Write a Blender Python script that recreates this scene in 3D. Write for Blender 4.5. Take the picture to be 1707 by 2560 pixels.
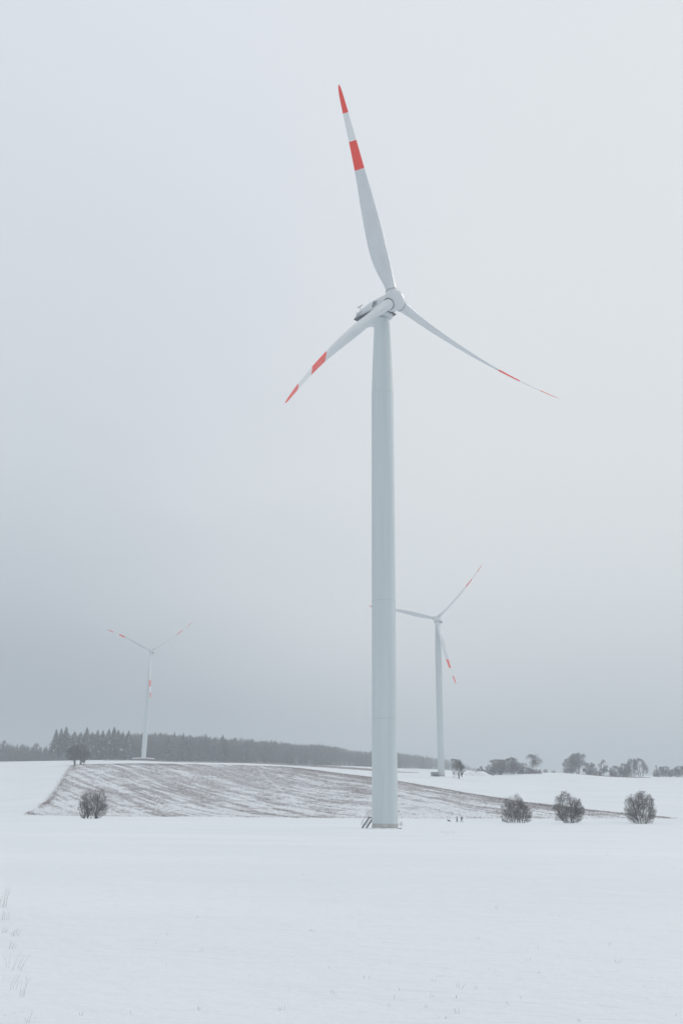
import bpy, bmesh, math, random
import numpy as np
from mathutils import Vector, Matrix, noise as mnoise

for o in list(bpy.data.objects):
    bpy.data.objects.remove(o)
scene = bpy.context.scene
COL = scene.collection
R = math.radians

# ------------------------------------------------------------------ camera
W0, H0, FPX = 1707.0, 2560.0, 2253.0
PITCH, ROLL = R(18.6), R(-0.56)
CAM = np.array([0.0, 0.0, 1.85])
_F = np.array([0, math.cos(PITCH), math.sin(PITCH)])
_U0 = np.array([0, -math.sin(PITCH), math.cos(PITCH)])
_R0 = np.array([1.0, 0, 0])
_R = _R0 * math.cos(ROLL) - _U0 * math.sin(ROLL)
_U = _U0 * math.cos(ROLL) + _R0 * math.sin(ROLL)
cd = bpy.data.cameras.new("camera")
cam = bpy.data.objects.new("camera", cd)
COL.objects.link(cam)
M = Matrix([[_R[0], _U[0], -_F[0], CAM[0]], [_R[1], _U[1], -_F[1], CAM[1]], [_R[2], _U[2], -_F[2], CAM[2]], [0, 0, 0, 1]])
cam.matrix_world = M
cd.sensor_fit = 'VERTICAL'
cd.sensor_height = 24.0
cd.sensor_width = 24.0
cd.lens = FPX / H0 * 24.0
cd.clip_start = 0.1
cd.clip_end = 8000
scene.camera = cam

# ------------------------------------------------------------------ light, sky
SUN_EL, SUN_AZ = R(38), R(55)          # azimuth clockwise from +Y
scene.view_settings.view_transform = 'Standard'
scene.view_settings.look = 'None'
scene.view_settings.exposure = 0.0
scene.view_settings.gamma = 1.0
world = bpy.data.worlds.new("World")
scene.world = world
world.use_nodes = True
nt = world.node_tree
nt.nodes.clear()
def N(t, kind, **kw):
    n = t.nodes.new(kind)
    for k, v in kw.items():
        setattr(n, k, v)
    return n
def srgb(r, g, b):
    f = lambda c: ((c / 255 + .055) / 1.055) ** 2.4 if c > 10 else c / 255 / 12.92
    return (f(r), f(g), f(b), 1)
tc = N(nt, 'ShaderNodeTexCoord')
sep = N(nt, 'ShaderNodeSeparateXYZ')
nt.links.new(tc.outputs['Generated'], sep.inputs[0])
def ramp(t, stops, interp='EASE'):
    r = N(t, 'ShaderNodeValToRGB')
    r.color_ramp.interpolation = interp
    e = r.color_ramp.elements
    while len(e) > 1:
        e.remove(e[-1])
    e[0].position, e[0].color = stops[0][0], stops[0][1]
    for p, c in stops[1:]:
        q = e.new(p); q.color = c
    return r
# overcast cloud brightness by height above the horizon, on the brighter and on the darker side
bright = ramp(nt, [(0.0, srgb(166, 176, 184)), (0.05, srgb(180, 189, 196)), (0.14, srgb(206, 212, 217)), (0.24, srgb(220, 225, 228)),
                   (0.36, srgb(225, 229, 232)), (0.52, srgb(226, 230, 234)), (0.75, srgb(226, 231, 236)), (1.0, srgb(232, 237, 242))], 'LINEAR')
dark = ramp(nt, [(0.0, srgb(136, 147, 157)), (0.05, srgb(142, 153, 162)), (0.14, srgb(167, 176, 185)), (0.24, srgb(192, 200, 208)),
                 (0.36, srgb(208, 215, 222)), (0.52, srgb(213, 220, 228)), (0.75, srgb(223, 229, 236)), (1.0, srgb(232, 237, 242))], 'LINEAR')
nz = N(nt, 'ShaderNodeTexNoise'); nz.inputs['Scale'].default_value = 1.6; nz.inputs['Detail'].default_value = 3.0
mapn = N(nt, 'ShaderNodeMapping'); mapn.inputs['Scale'].default_value = (1, 1, 2.6)
nt.links.new(tc.outputs['Generated'], mapn.inputs[0]); nt.links.new(mapn.outputs[0], nz.inputs['Vector'])
ma = N(nt, 'ShaderNodeMath', operation='MULTIPLY_ADD'); ma.inputs[1].default_value = 0.10; ma.inputs[2].default_value = -0.05
nt.links.new(nz.outputs['Fac'], ma.inputs[0])
zz = N(nt, 'ShaderNodeMath', operation='ADD')
nt.links.new(sep.outputs['Z'], zz.inputs[0]); nt.links.new(ma.outputs[0], zz.inputs[1])
nt.links.new(zz.outputs[0], bright.inputs[0]); nt.links.new(zz.outputs[0], dark.inputs[0])
xx = N(nt, 'ShaderNodeMath', operation='ADD')
ma2 = N(nt, 'ShaderNodeMath', operation='MULTIPLY_ADD'); ma2.inputs[1].default_value = 0.3; ma2.inputs[2].default_value = -0.15
nt.links.new(nz.outputs['Fac'], ma2.inputs[0])
nt.links.new(sep.outputs['X'], xx.inputs[0]); nt.links.new(ma2.outputs[0], xx.inputs[1])
mr = N(nt, 'ShaderNodeMapRange', interpolation_type='SMOOTHSTEP')
mr.inputs['From Min'].default_value = -0.33; mr.inputs['From Max'].default_value = 0.16
nt.links.new(xx.outputs[0], mr.inputs['Value'])
mx = N(nt, 'ShaderNodeMix', data_type='RGBA')
nt.links.new(mr.outputs[0], mx.inputs['Factor'])
nt.links.new(dark.outputs[0], mx.inputs['A']); nt.links.new(bright.outputs[0], mx.inputs['B'])
sky = N(nt, 'ShaderNodeTexSky', sky_type='NISHITA'); sky.sun_disc = False
sky.sun_elevation = SUN_EL; sky.sun_rotation = SUN_AZ; sky.air_density = 1.0; sky.dust_density = 5.0
scl = N(nt, 'ShaderNodeVectorMath', operation='SCALE'); scl.inputs['Scale'].default_value = 10.0
nt.links.new(mx.outputs['Result'], scl.inputs[0])
scs = N(nt, 'ShaderNodeVectorMath', operation='SCALE'); scs.inputs['Scale'].default_value = 0.02
nt.links.new(sky.outputs[0], scs.inputs[0])
add = N(nt, 'ShaderNodeVectorMath', operation='ADD')
nt.links.new(scl.outputs[0], add.inputs[0]); nt.links.new(scs.outputs[0], add.inputs[1])
bg = N(nt, 'ShaderNodeBackground'); bg.inputs['Strength'].default_value = 0.1
nt.links.new(add.outputs[0], bg.inputs['Color'])
wo = N(nt, 'ShaderNodeOutputWorld')
nt.links.new(bg.outputs[0], wo.inputs['Surface'])

sl = bpy.data.lights.new("sun", 'SUN')
sl.energy = 0.72
sl.angle = R(25)
sl.color = (1.0, 0.97, 0.93)
sun = bpy.data.objects.new("sun", sl)
COL.objects.link(sun)
sdir = Vector((math.sin(SUN_AZ) * math.cos(SUN_EL), math.cos(SUN_AZ) * math.cos(SUN_EL), math.sin(SUN_EL)))
sun.rotation_euler = sdir.to_track_quat('Z', 'Y').to_euler()
sun.location = (0, 0, 200)
scene.cycles.volume_bounces = 1
scene.cycles.max_bounces = 6

# ------------------------------------------------------------------ helpers
def ray(px, py):
    d = _F + _R * (px - W0 / 2) / FPX - _U * (py - H0 / 2) / FPX
    return d / d[1]

def tag(o, label=None, cat=None, group=None, kind=None):
    if label: o['label'] = label
    if cat: o['category'] = cat
    if group: o['group'] = group
    if kind: o['kind'] = kind
    return o

def empty(name, loc=(0, 0, 0), rz=0.0, **kw):
    o = bpy.data.objects.new(name, None)
    COL.objects.link(o)
    o.empty_display_size = 0.5
    o.location = loc
    o.rotation_euler = (0, 0, rz)
    return tag(o, **kw)

def link(name, me, parent=None, mat=None, loc=None, rot=None):
    o = bpy.data.objects.new(name, me)
    COL.objects.link(o)
    if mat is not None and len(me.materials) == 0:
        for m_ in (mat if isinstance(mat, (list, tuple)) else [mat]):
            me.materials.append(m_)
    if parent is not None: o.parent = parent
    if loc is not None: o.location = loc
    if rot is not None: o.rotation_euler = rot
    return o

def copy_tree(o, parent=None):
    c = o.copy(); COL.objects.link(c); c.parent = parent
    for ch in list(o.children): copy_tree(ch, c)
    return c

class MB:
    """collects verts and faces, builds ONE mesh"""
    def __init__(s): s.v = []; s.f = []; s.m = []; s.smooth = False
    def add(s, vs, fs, mi=0):
        b = len(s.v)
        s.v.extend([tuple(float(c) for c in v) for v in vs])
        s.f.extend([tuple(b + i for i in f) for f in fs])
        s.m.extend([mi] * len(fs) if isinstance(mi, int) else mi)
    def box(s, c, d, mi=0, rz=0.0, mat=None):
        x, y, z = d[0] / 2, d[1] / 2, d[2] / 2
        vs = [Vector((sx * x, sy * y, sz * z)) for sx in (-1, 1) for sy in (-1, 1) for sz in (-1, 1)]
        m_ = Matrix.Rotation(rz, 3, 'Z') if mat is None else mat
        vs = [m_ @ v + Vector(c) for v in vs]
        s.add(vs, [(0, 1, 3, 2), (4, 6, 7, 5), (0, 4, 5, 1), (2, 3, 7, 6), (0, 2, 6, 4), (1, 5, 7, 3)], mi)
    def tube(s, pts, rads, n=8, mi=0, caps=True):
        pts = [Vector(p) for p in pts]
        if not isinstance(rads, (list, tuple)): rads = [rads] * len(pts)
        rings = []
        d0 = (pts[1] - pts[0]).normalized()
        ref = Vector((0, 0, 1)) if abs(d0.z) < .9 else Vector((1, 0, 0))
        a = d0.cross(ref).normalized()
        vs, fs = [], []
        for i, p in enumerate(pts):
            d = (pts[min(i + 1, len(pts) - 1)] - pts[max(i - 1, 0)]).normalized()
            a = (a - d * a.dot(d)).normalized()
            b = d.cross(a)
            for k in range(n):
                t = 2 * math.pi * k / n
                vs.append(p + (a * math.cos(t) + b * math.sin(t)) * rads[i])
        for i in range(len(pts) - 1):
            for k in range(n):
                k2 = (k + 1) % n
                fs.append((i * n + k, i * n + k2, (i + 1) * n + k2, (i + 1) * n + k))
        if caps:
            fs.append(tuple(range(n - 1, -1, -1)))
            fs.append(tuple((len(pts) - 1) * n + k for k in range(n)))
        s.add(vs, fs, mi)
    def rings(s, rings, mi=0, caps=True, mats=None):
        """loft closed rings of equal vertex count"""
        n = len(rings[0])
        vs = [p for r in rings for p in r]
        fs, ms = [], []
        for i in range(len(rings) - 1):
            for k in range(n):
                k2 = (k + 1) % n
                fs.append((i * n + k, i * n + k2, (i + 1) * n + k2, (i + 1) * n + k))
                ms.append(mats[i] if mats else mi)
        if caps:
            fs.append(tuple(range(n - 1, -1, -1))); ms.append(mats[0] if mats else mi)
            fs.append(tuple((len(rings) - 1) * n + k for k in range(n))); ms.append(mats[-1] if mats else mi)
        s.add(vs, fs, ms)
    def mesh(s, name, smooth=None):
        me = bpy.data.meshes.new(name)
        me.from_pydata(s.v, [], s.f)
        if any(s.m):
            me.polygons.foreach_set('material_index', s.m)
        if smooth is not None:
            me.polygons.foreach_set('use_smooth', [True] * len(me.polygons))
            if smooth < 180:
                bm = bmesh.new(); bm.from_mesh(me)
                for e in bm.edges:
                    if len(e.link_faces) == 2 and e.calc_face_angle(0) > R(smooth): e.smooth = False
                bm.to_mesh(me); bm.free()
        me.update()
        return me
    def build(s, name, mat, parent=None, smooth=None, **kw):
        me = s.mesh(name, smooth)
        for m_ in (mat if isinstance(mat, (list, tuple)) else [mat]): me.materials.append(m_)
        return link(name, me, parent, **kw)

# ------------------------------------------------------------------ materials
def mat(name, col, rough=0.6, spec=0.5, coat=0.0, noise=None, bump=None, metal=0.0):
    m = bpy.data.materials.new(name); m.use_nodes = True
    t = m.node_tree; b = t.nodes['Principled BSDF']
    b.inputs['Base Color'].default_value = (*col, 1)
    b.inputs['Roughness'].default_value = rough
    b.inputs['Specular IOR Level'].default_value = spec
    b.inputs['Metallic'].default_value = metal
    if coat:
        b.inputs['Coat Weight'].default_value = coat; b.inputs['Coat Roughness'].default_value = 0.12
    if noise:   # (scale, amount, stretch)
        tc_ = N(t, 'ShaderNodeTexCoord'); mp = N(t, 'ShaderNodeMapping'); mp.inputs['Scale'].default_value = noise[2]
        nn = N(t, 'ShaderNodeTexNoise'); nn.inputs['Scale'].default_value = noise[0]; nn.inputs['Detail'].default_value = 5
        t.links.new(tc_.outputs['Object'], mp.inputs[0]); t.links.new(mp.outputs[0], nn.inputs['Vector'])
        a = noise[1]
        rp = ramp(t, [(0.3, tuple(c * (1 - a) for c in col) + (1,)), (0.7, tuple(min(1, c * (1 + a)) for c in col) + (1,))], 'LINEAR')
        t.links.new(nn.outputs['Fac'], rp.inputs[0]); t.links.new(rp.outputs[0], b.inputs['Base Color'])
        if bump:
            bp = N(t, 'ShaderNodeBump'); bp.inputs['Strength'].default_value = bump[0]; bp.inputs['Distance'].default_value = bump[1]
            t.links.new(nn.outputs['Fac'], bp.inputs['Height']); t.links.new(bp.outputs[0], b.inputs['Normal'])
    return m

PAINT = mat("tower_paint", (0.59, 0.645, 0.66), 0.42, noise=(0.9, 0.05, (1, 1, 0.05)))
SEAM = mat("seam_sealant", (0.53, 0.58, 0.60), 0.6)
PLINTH = mat("plinth_coating", (0.46, 0.46, 0.44), 0.75, noise=(1.1, 0.16, (1, 1, 2)))
BLADE = mat("blade_gelcoat", (0.66, 0.685, 0.71), 0.30, 0.6, coat=0.6, noise=(0.5, 0.055, (1, 1, 0.35)))
BWHITE = mat("blade_white_band", (0.80, 0.815, 0.81), 0.3, 0.6, coat=0.4)
BRED = mat("blade_red_band", (0.88, 0.065, 0.045), 0.35, 0.5, coat=0.3, noise=(0.3, 0.06, (1, 1, 0.4)))
NAC = mat("nacelle_gelcoat", (0.66, 0.685, 0.71), 0.35, 0.5, coat=0.4, noise=(0.8, 0.04, (1, 1, 1)))
DARK = mat("dark_gap", (0.06, 0.075, 0.085), 0.6)
STEEL = mat("galvanised_steel", (0.10, 0.12, 0.13), 0.5, noise=(9, 0.2, (1, 1, 1)))
RAIL = mat("rail_steel", (0.30, 0.33, 0.34), 0.45)
LAMP = mat("white_fitting", (0.85, 0.87, 0.88), 0.3)
BARK = mat("bark", (0.075, 0.066, 0.062), 0.9, noise=(6, 0.35, (1, 1, .3)))
TWIG = mat("twig_bark", (0.085, 0.074, 0.072), 0.9, noise=(0.9, 0.3, (1, 1, 1)))
FROST = mat("frosted_twig", (0.24, 0.235, 0.24), 0.9, noise=(0.5, 0.35, (1, 1, 1)))
NEEDLE = mat("spruce_needles", (0.070, 0.082, 0.082), 0.9, noise=(0.4, 0.3, (1, 1, 1)))
SNOWCLUMP = mat("snow_on_branches", (0.38, 0.40, 0.42), 0.8)
STUBBLE = mat("dry_stubble", (0.215, 0.158, 0.15), 0.9, noise=(0.08, 0.3, (1, 1, 1)))
GRASS = mat("dry_grass", (0.32, 0.285, 0.24), 0.9, noise=(3, 0.3, (1, 1, 1)))

def snow_mat():
    m = bpy.data.materials.new("snow"); m.use_nodes = True
    t = m.node_tree; b = t.nodes['Principled BSDF']
    b.inputs['Roughness'].default_value = 0.75; b.inputs['Specular IOR Level'].default_value = 0.25
    tc_ = N(t, 'ShaderNodeTexCoord')
    def nz_(scale, stretch, detail=4, rough=.5):
        mp = N(t, 'ShaderNodeMapping'); mp.inputs['Scale'].default_value = stretch
        mp.inputs['Rotation'].default_value = (0, 0, R(-14))
        nn = N(t, 'ShaderNodeTexNoise'); nn.inputs['Scale'].default_value = scale; nn.inputs['Detail'].default_value = detail
        nn.inputs['Roughness'].default_value = rough
        t.links.new(tc_.outputs['Object'], mp.inputs[0]); t.links.new(mp.outputs[0], nn.inputs['Vector'])
        return nn
    big = nz_(0.03, (1, 2.2, 1), 4)
    rp = ramp(t, [(0.3, (0.80, 0.83, 0.855, 1)), (0.7, (0.865, 0.89, 0.905, 1))], 'LINEAR')
    t.links.new(big.outputs['Fac'], rp.inputs[0]); t.links.new(rp.outputs[0], b.inputs['Base Color'])
    rip = nz_(2.2, (0.8, 2.2, 1), 6, .62)
    drift = nz_(0.2, (0.7, 1.5, 1), 5)
    b1 = N(t, 'ShaderNodeBump'); b1.inputs['Strength'].default_value = 0.8; b1.inputs['Distance'].default_value = 0.10
    t.links.new(rip.outputs['Fac'], b1.inputs['Height'])
    b2 = N(t, 'ShaderNodeBump'); b2.inputs['Strength'].default_value = 0.7; b2.inputs['Distance'].default_value = 0.5
    t.links.new(drift.outputs['Fac'], b2.inputs['Height']); t.links.new(b1.outputs[0], b2.inputs['Normal'])
    t.links.new(b2.outputs[0], b.inputs['Normal'])
    return m
SNOW = snow_mat()

# ------------------------------------------------------------------ terrain
COLS = {
    -300: [(330, 2043), (450, 1985), (560, 1937), (650, 1916), (850, 1907), (1050, 1903)],
    0:    [(330, 2043), (450, 1985), (560, 1937), (650, 1914), (850, 1903.5), (1050, 1900)],
    180:  [(330, 2041), (450, 1976), (600, 1912), (700, 1906), (850, 1901), (1050, 1898)],
    330:  [(330, 2042), (450, 1976), (600, 1909.5), (700, 1904), (790, 1899.5), (860, 1899.8), (1050, 1898)],
    450:  [(330, 2042.5), (450, 1977), (600, 1910), (700, 1906.5), (870, 1903.5), (1100, 1900)],
    600:  [(330, 2043.5), (450, 1980), (600, 1912.5), (700, 1909.8), (760, 1907.5), (900, 1905.5), (1150, 1903)],
    800:  [(330, 2045), (450, 1978), (560, 1927.5), (690, 1919), (760, 1914.5), (1000, 1913.5), (1300, 1911)],
    928:  [(330, 2046), (400, 1997), (510, 1943.5), (660, 1928), (760, 1921), (1100, 1917.5), (1400, 1915)],
    1000: [(330, 2046.5), (400, 1996), (480, 1953), (600, 1935), (760, 1927), (1200, 1921), (1500, 1919)],
    1103: [(330, 2046.5), (390, 2003), (445, 1972), (549, 1940), (800, 1929.5), (1400, 1924.5), (1800, 1922)],
    1180: [(330, 2047), (390, 2008), (422, 1986), (549, 1951), (680, 1936), (900, 1931.5), (1500, 1928), (1800, 1927)],
    1250: [(330, 2047), (400, 1997), (550, 1954), (680, 1936.5), (760, 1934.5), (1000, 1938), (1500, 1955)],
    1330: [(330, 2047), (385, 2009), (550, 1957), (690, 1932.5), (760, 1931), (1000, 1938), (1500, 1960)],
    1400: [(330, 2047), (375, 2015), (550, 1960), (700, 1933.5), (760, 1932), (1000, 1938), (1500, 1960)],
    1550: [(330, 2047), (346, 2033), (550, 1966), (720, 1941.5), (780, 1938.5), (1000, 1944), (1500, 1965)],
    1707: [(330, 2047), (336, 2044), (550, 1970), (740, 1943.5), (800, 1941), (1000, 1946), (1500, 1965)],
    2000: [(330, 2047), (350, 2040), (550, 1975), (740, 1950), (800, 1946), (1000, 1950), (1500, 1970)],
}
def pchip(x, y, q):
    x = np.asarray(x, float); y = np.asarray(y, float); h = np.diff(x); d = np.diff(y) / h
    m = np.zeros_like(y); m[0], m[-1] = d[0], 0.0
    for i in range(1, len(x) - 1):
        if d[i - 1] * d[i] > 0:
            w1, w2 = 2 * h[i] + h[i - 1], h[i] + 2 * h[i - 1]
            m[i] = (w1 + w2) / (w1 / d[i - 1] + w2 / d[i])
    q = np.clip(q, x[0], x[-1]); i = np.clip(np.searchsorted(x, q) - 1, 0, len(x) - 2)
    t = (q - x[i]) / h[i]
    return (y[i] * (2 * t**3 - 3 * t**2 + 1) + h[i] * m[i] * (t**3 - 2 * t**2 + t)
            + y[i + 1] * (-2 * t**3 + 3 * t**2) + h[i] * m[i + 1] * (t**3 - t**2))
YG = np.linspace(0, 1800, 901)
UG, ZT = [], []
for px in sorted(COLS):
    kn = COLS[px]
    ys = [0, 60, 150, 230, 290] + [k[0] for k in kn]
    zs = [0, 0, -0.05, -0.03, 0.12] + [CAM[2] + ray(px, k[1])[2] * k[0] for k in kn]
    ZT.append(pchip(ys, zs, YG)); UG.append(ray(px, 1940)[0])
UG = np.array(UG); ZT = np.array(ZT)
UF = np.linspace(UG[0], UG[-1], 400)
ZF = np.array([pchip(UG, ZT[:, j], UF) for j in range(len(YG))]).T
k_ = np.exp(-np.linspace(-2, 2, 13) ** 2); k_ /= k_.sum()
ZF = np.apply_along_axis(lambda c: np.convolve(np.pad(c, 6, 'edge'), k_, 'valid'), 0, ZF)
def zg(x, y):
    x = np.asarray(x, float); y = np.asarray(y, float)
    ye = np.maximum(np.maximum(y, 0.9 * np.abs(x)), 0.0)
    u = np.clip(x / np.maximum(ye, 1e-3), UF[0], UF[-1])
    a = (u - UF[0]) / (UF[-1] - UF[0]) * (len(UF) - 1); i = np.clip(a.astype(int), 0, len(UF) - 2); a = a - i
    b = np.clip(ye / 1800 * 900, 0, 899.999); j = b.astype(int); b = b - j
    z = (ZF[i, j] * (1 - a) + ZF[i + 1, j] * a) * (1 - b) + (ZF[i, j + 1] * (1 - a) + ZF[i + 1, j + 1] * a) * b
    und = 0.035 * np.sin(x * .11 + y * .07) * np.sin(y * .09 - x * .03 + 1.3) + 0.02 * np.sin(x * .31 + 2) * np.sin(y * .23)
    return z + und * np.clip((y - 8) / 30, 0, 1)
def gz(x, y): return float(zg(x, y))
def hit(px, py, y0=5.0, y1=1200.0):
    """where the view direction of a photo point meets the terrain"""
    r = ray(px, py); Y = np.linspace(y0, y1, 6000)
    d = CAM[2] + r[2] * Y - zg(r[0] * Y, Y)
    k = np.nonzero((d[:-1] > 0) & (d[1:] <= 0))[0]
    Yh = Y[k[0]] if len(k) else Y[np.argmin(np.abs(d))]
    return Vector((r[0] * Yh, Yh, gz(r[0] * Yh, Yh)))
def at(px, Y, dz=0.0):
    x = ray(px, 1930)[0] * Y
    return Vector((x, Y, gz(x, Y) + dz))
def top_z(px, py, Y): return float(CAM[2] + ray(px, py)[2] * Y)

def make_ground():
    angs = np.concatenate([np.linspace(-R(27), R(27), 420), np.linspace(R(27), 2 * math.pi - R(27), 90)[1:-1]])
    rad = np.concatenate([[0.0], np.geomspace(1.0, 60, 60), np.linspace(60, 300, 60)[1:], np.linspace(300, 1000, 240)[1:], np.geomspace(1000, 2400, 30)[1:]])
    na, nr = len(angs), len(rad)
    A, Q = np.meshgrid(angs, rad)
    X = np.sin(A) * Q; Y = np.cos(A) * Q; Z = zg(X, Y)
    co = np.stack([X, Y, Z], -1).reshape(-1, 3)
    i, j = np.meshgrid(np.arange(nr - 1), np.arange(na), indexing='ij')
    j2 = (j + 1) % na
    f = np.stack([i * na + j, i * na + j2, (i + 1) * na + j2, (i + 1) * na + j], -1).reshape(-1, 4)[:, ::-1]
    me = bpy.data.meshes.new("snow_ground")
    me.from_pydata(co.tolist(), [], f.tolist()); me.validate(); 
    me.polygons.foreach_set('use_smooth', [True] * len(me.polygons)); me.update()
    me.materials.append(SNOW)
    return tag(link("ground", me), kind='structure')
make_ground()

# ------------------------------------------------------------------ stubble fields (draped sheets + stalks)
TOP_E = [(68, 2036), (92, 2024), (118, 2008), (134, 1990), (148, 1965), (165, 1936), (178, 1920), (190, 1912), (330, 1909.5), (450, 1910.5), (600, 1913), (700, 1916.5),
         (750, 1921), (840, 1932.5), (928, 1943.5), (994, 1953), (1085, 1968.5), (1173, 1984.5), (1255, 1997), (1323, 2008), (1381, 2014),
         (1468, 2026), (1559, 2035), (1685, 2045.5)]
BOT_E = [(68, 2037.5), (130, 2039), (250, 2041), (600, 2043.5), (800, 2045), (1000, 2046.5), (1300, 2047), (1685, 2047)]
def edge_y(E_, px): return float(np.interp(px, [e[0] for e in E_], [e[1] for e in E_]))
pxs = np.unique(np.concatenate([np.linspace(68, 200, 40), np.linspace(200, 1685, 200)]))
def first_hit(px, py): return hit(px, py, 200, 900)
lo = [first_hit(p, edge_y(BOT_E, p)) for p in pxs]
hi = [first_hit(p, edge_y(TOP_E, p)) for p in pxs]
for i in range(len(lo)):
    lo[i] = Vector(lo[i]); lo[i].y = min(max(lo[i].y, 318.0), 345.0) if pxs[i] > 250 else lo[i].y
LO_Y = np.array([p.y for p in lo]); HI_Y = np.maximum(np.array([p.y for p in hi]), LO_Y + 0.5)
k5 = np.ones(5) / 5
LO_Y = np.convolve(np.pad(LO_Y, 2, 'edge'), k5, 'valid')
HI_Y[45:] = np.convolve(np.pad(HI_Y[45:], 2, 'edge'), k5, 'valid')
UX = np.array([ray(p, 1960)[0] for p in pxs])

def stubble_mat(name, rot, rows=True):
    m = bpy.data.materials.new(name); m.use_nodes = True
    t = m.node_tree; b = t.nodes['Principled BSDF']
    b.inputs['Roughness'].default_value = 0.9; b.inputs['Specular IOR Level'].default_value = 0.2
    tc_ = N(t, 'ShaderNodeTexCoord'); mp = N(t, 'ShaderNodeMapping'); mp.inputs['Rotation'].default_value = (0, 0, rot)
    t.links.new(tc_.outputs['Object'], mp.inputs[0])
    mp2 = N(t, 'ShaderNodeMapping'); mp2.inputs['Scale'].default_value = (1.0, 0.12, 1); t.links.new(mp.outputs[0], mp2.inputs[0])
    rowsn = N(t, 'ShaderNodeTexNoise'); rowsn.inputs['Scale'].default_value = 0.35; rowsn.inputs['Detail'].default_value = 4; t.links.new(mp2.outputs[0], rowsn.inputs['Vector'])
    fine = N(t, 'ShaderNodeTexNoise'); fine.inputs['Scale'].default_value = 1.3; fine.inputs['Detail'].default_value = 6; fine.inputs['Roughness'].default_value = .75
    t.links.new(tc_.outputs['Object'], fine.inputs['Vector'])
    patch = N(t, 'ShaderNodeTexNoise'); patch.inputs['Scale'].default_value = 0.018; patch.inputs['Detail'].default_value = 3
    t.links.new(tc_.outputs['Object'], patch.inputs['Vector'])
    s1 = N(t, 'ShaderNodeMath', operation='MULTIPLY_ADD'); s1.inputs[1].default_value = 0.55; t.links.new(rowsn.outputs['Fac'], s1.inputs[0])
    s2 = N(t, 'ShaderNodeMath', operation='MULTIPLY_ADD'); s2.inputs[1].default_value = 0.8; t.links.new(fine.outputs['Fac'], s2.inputs[0])
    s3 = N(t, 'ShaderNodeMath', operation='MULTIPLY'); s3.inputs[1].default_value = 0.55; t.links.new(patch.outputs['Fac'], s3.inputs[0])
    t.links.new(s3.outputs[0], s2.inputs[2]); t.links.new(s2.outputs[0], s1.inputs[2])
    rp = ramp(t, [(0.0, (0.84, 0.865, 0.885, 1)), (0.97, (0.80, 0.82, 0.84, 1)), (1.0, (0.5, 0.47, 0.46, 1))], 'LINEAR')
    rp.color_ramp.elements[1].position = 0.93
    mm = N(t, 'ShaderNodeMapRange'); mm.inputs['From Min'].default_value = 0.0; mm.inputs['From Max'].default_value = 1.15
    t.links.new(s1.outputs[0], mm.inputs['Value'])
    t.links.new(mm.outputs[0], rp.inputs[0]); t.links.new(rp.outputs[0], b.inputs['Base Color'])
    bp = N(t, 'ShaderNodeBump'); bp.inputs['Strength'].default_value = 0.7; bp.inputs['Distance'].default_value = 0.15
    t.links.new(fine.outputs['Fac'], bp.inputs['Height']); t.links.new(bp.outputs[0], b.inputs['Normal'])
    return m
ROW_DIR = Vector((0.46, -0.89, 0)).normalized()
ROW_ROT = -math.atan2(ROW_DIR.y, ROW_DIR.x) + math.pi / 2
def drape(name, UXa, LOa, HIa, rows, m, dz):
    n = len(UXa); vs = []
    for j in range(rows + 1):
        t = j / rows
        y = LOa * (1 - t) + HIa * t; x = UXa * y
        z = zg(x, y) + dz * (1 if 0 < j < rows else 0.1)
        vs.append(np.stack([x, y, z], -1))
    vs = np.concatenate(vs)
    f = [(j * n + i, j * n + i + 1, (j + 1) * n + i + 1, (j + 1) * n + i) for j in range(rows) for i in range(n - 1)]
    me = bpy.data.meshes.new(name); me.from_pydata(vs.tolist(), [], f)
    me.polygons.foreach_set('use_smooth', [True] * len(me.polygons)); me.materials.append(m); me.update()
    return tag(link(name, me), kind='structure')
drape("stubble_field", UX, LO_Y, HI_Y, 90, stubble_mat("stubble_field_snow", ROW_ROT), 0.07)

# brown strip on the brow between the snow band and the wood
ps = np.linspace(255, 1045, 90)
s_lo = np.interp(ps, [255, 400, 600, 800, 928, 1045], [745, 738, 745, 700, 668, 640])
s_hi = np.interp(ps, [255, 400, 600, 800, 928, 1045], [750, 800, 830, 765, 735, 646])
US = np.array([ray(p, 1912)[0] for p in ps])
drape("far_stubble_strip", US, s_lo, s_hi, 10, stubble_mat("far_stubble_snow", ROW_ROT), 0.07)

def stalks(name, pts, hs, seed, w=0.16, mt=None, label=None):
    rg = np.random.default_rng(seed)
    n = len(pts); a = rg.uniform(0, math.pi, n); lean = rg.normal(0, .18, (n, 2))
    dx = np.cos(a) * w * .5 * rg.uniform(.5, 1.6, n); dy = np.sin(a) * w * .5
    z = zg(pts[:, 0], pts[:, 1])
    v = np.zeros((n, 4, 3))
    v[:, 0] = np.stack([pts[:, 0] - dx, pts[:, 1] - dy, z - .03], -1)
    v[:, 1] = np.stack([pts[:, 0] + dx, pts[:, 1] + dy, z - .03], -1)
    v[:, 2] = np.stack([pts[:, 0] + dx * .9 + lean[:, 0] * hs, pts[:, 1] + dy * .4 + lean[:, 1] * hs, z + hs], -1)
    v[:, 3] = np.stack([pts[:, 0] - dx * .2 + lean[:, 0] * hs, pts[:, 1] - dy + lean[:, 1] * hs, z + hs * .8], -1)
    me = bpy.data.meshes.new(name)
    me.vertices.add(n * 4); me.vertices.foreach_set('co', v.ravel())
    me.loops.add(n * 4); me.loops.foreach_set('vertex_index', np.arange(n * 4))
    me.polygons.add(n); me.polygons.foreach_set('loop_start', np.arange(0, n * 4, 4)); me.polygons.foreach_set('loop_total', np.full(n, 4))
    me.update(); me.validate(); me.materials.append(mt or STUBBLE)
    return tag(link(name, me), label=label, cat='stubble', kind='stuff')

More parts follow.
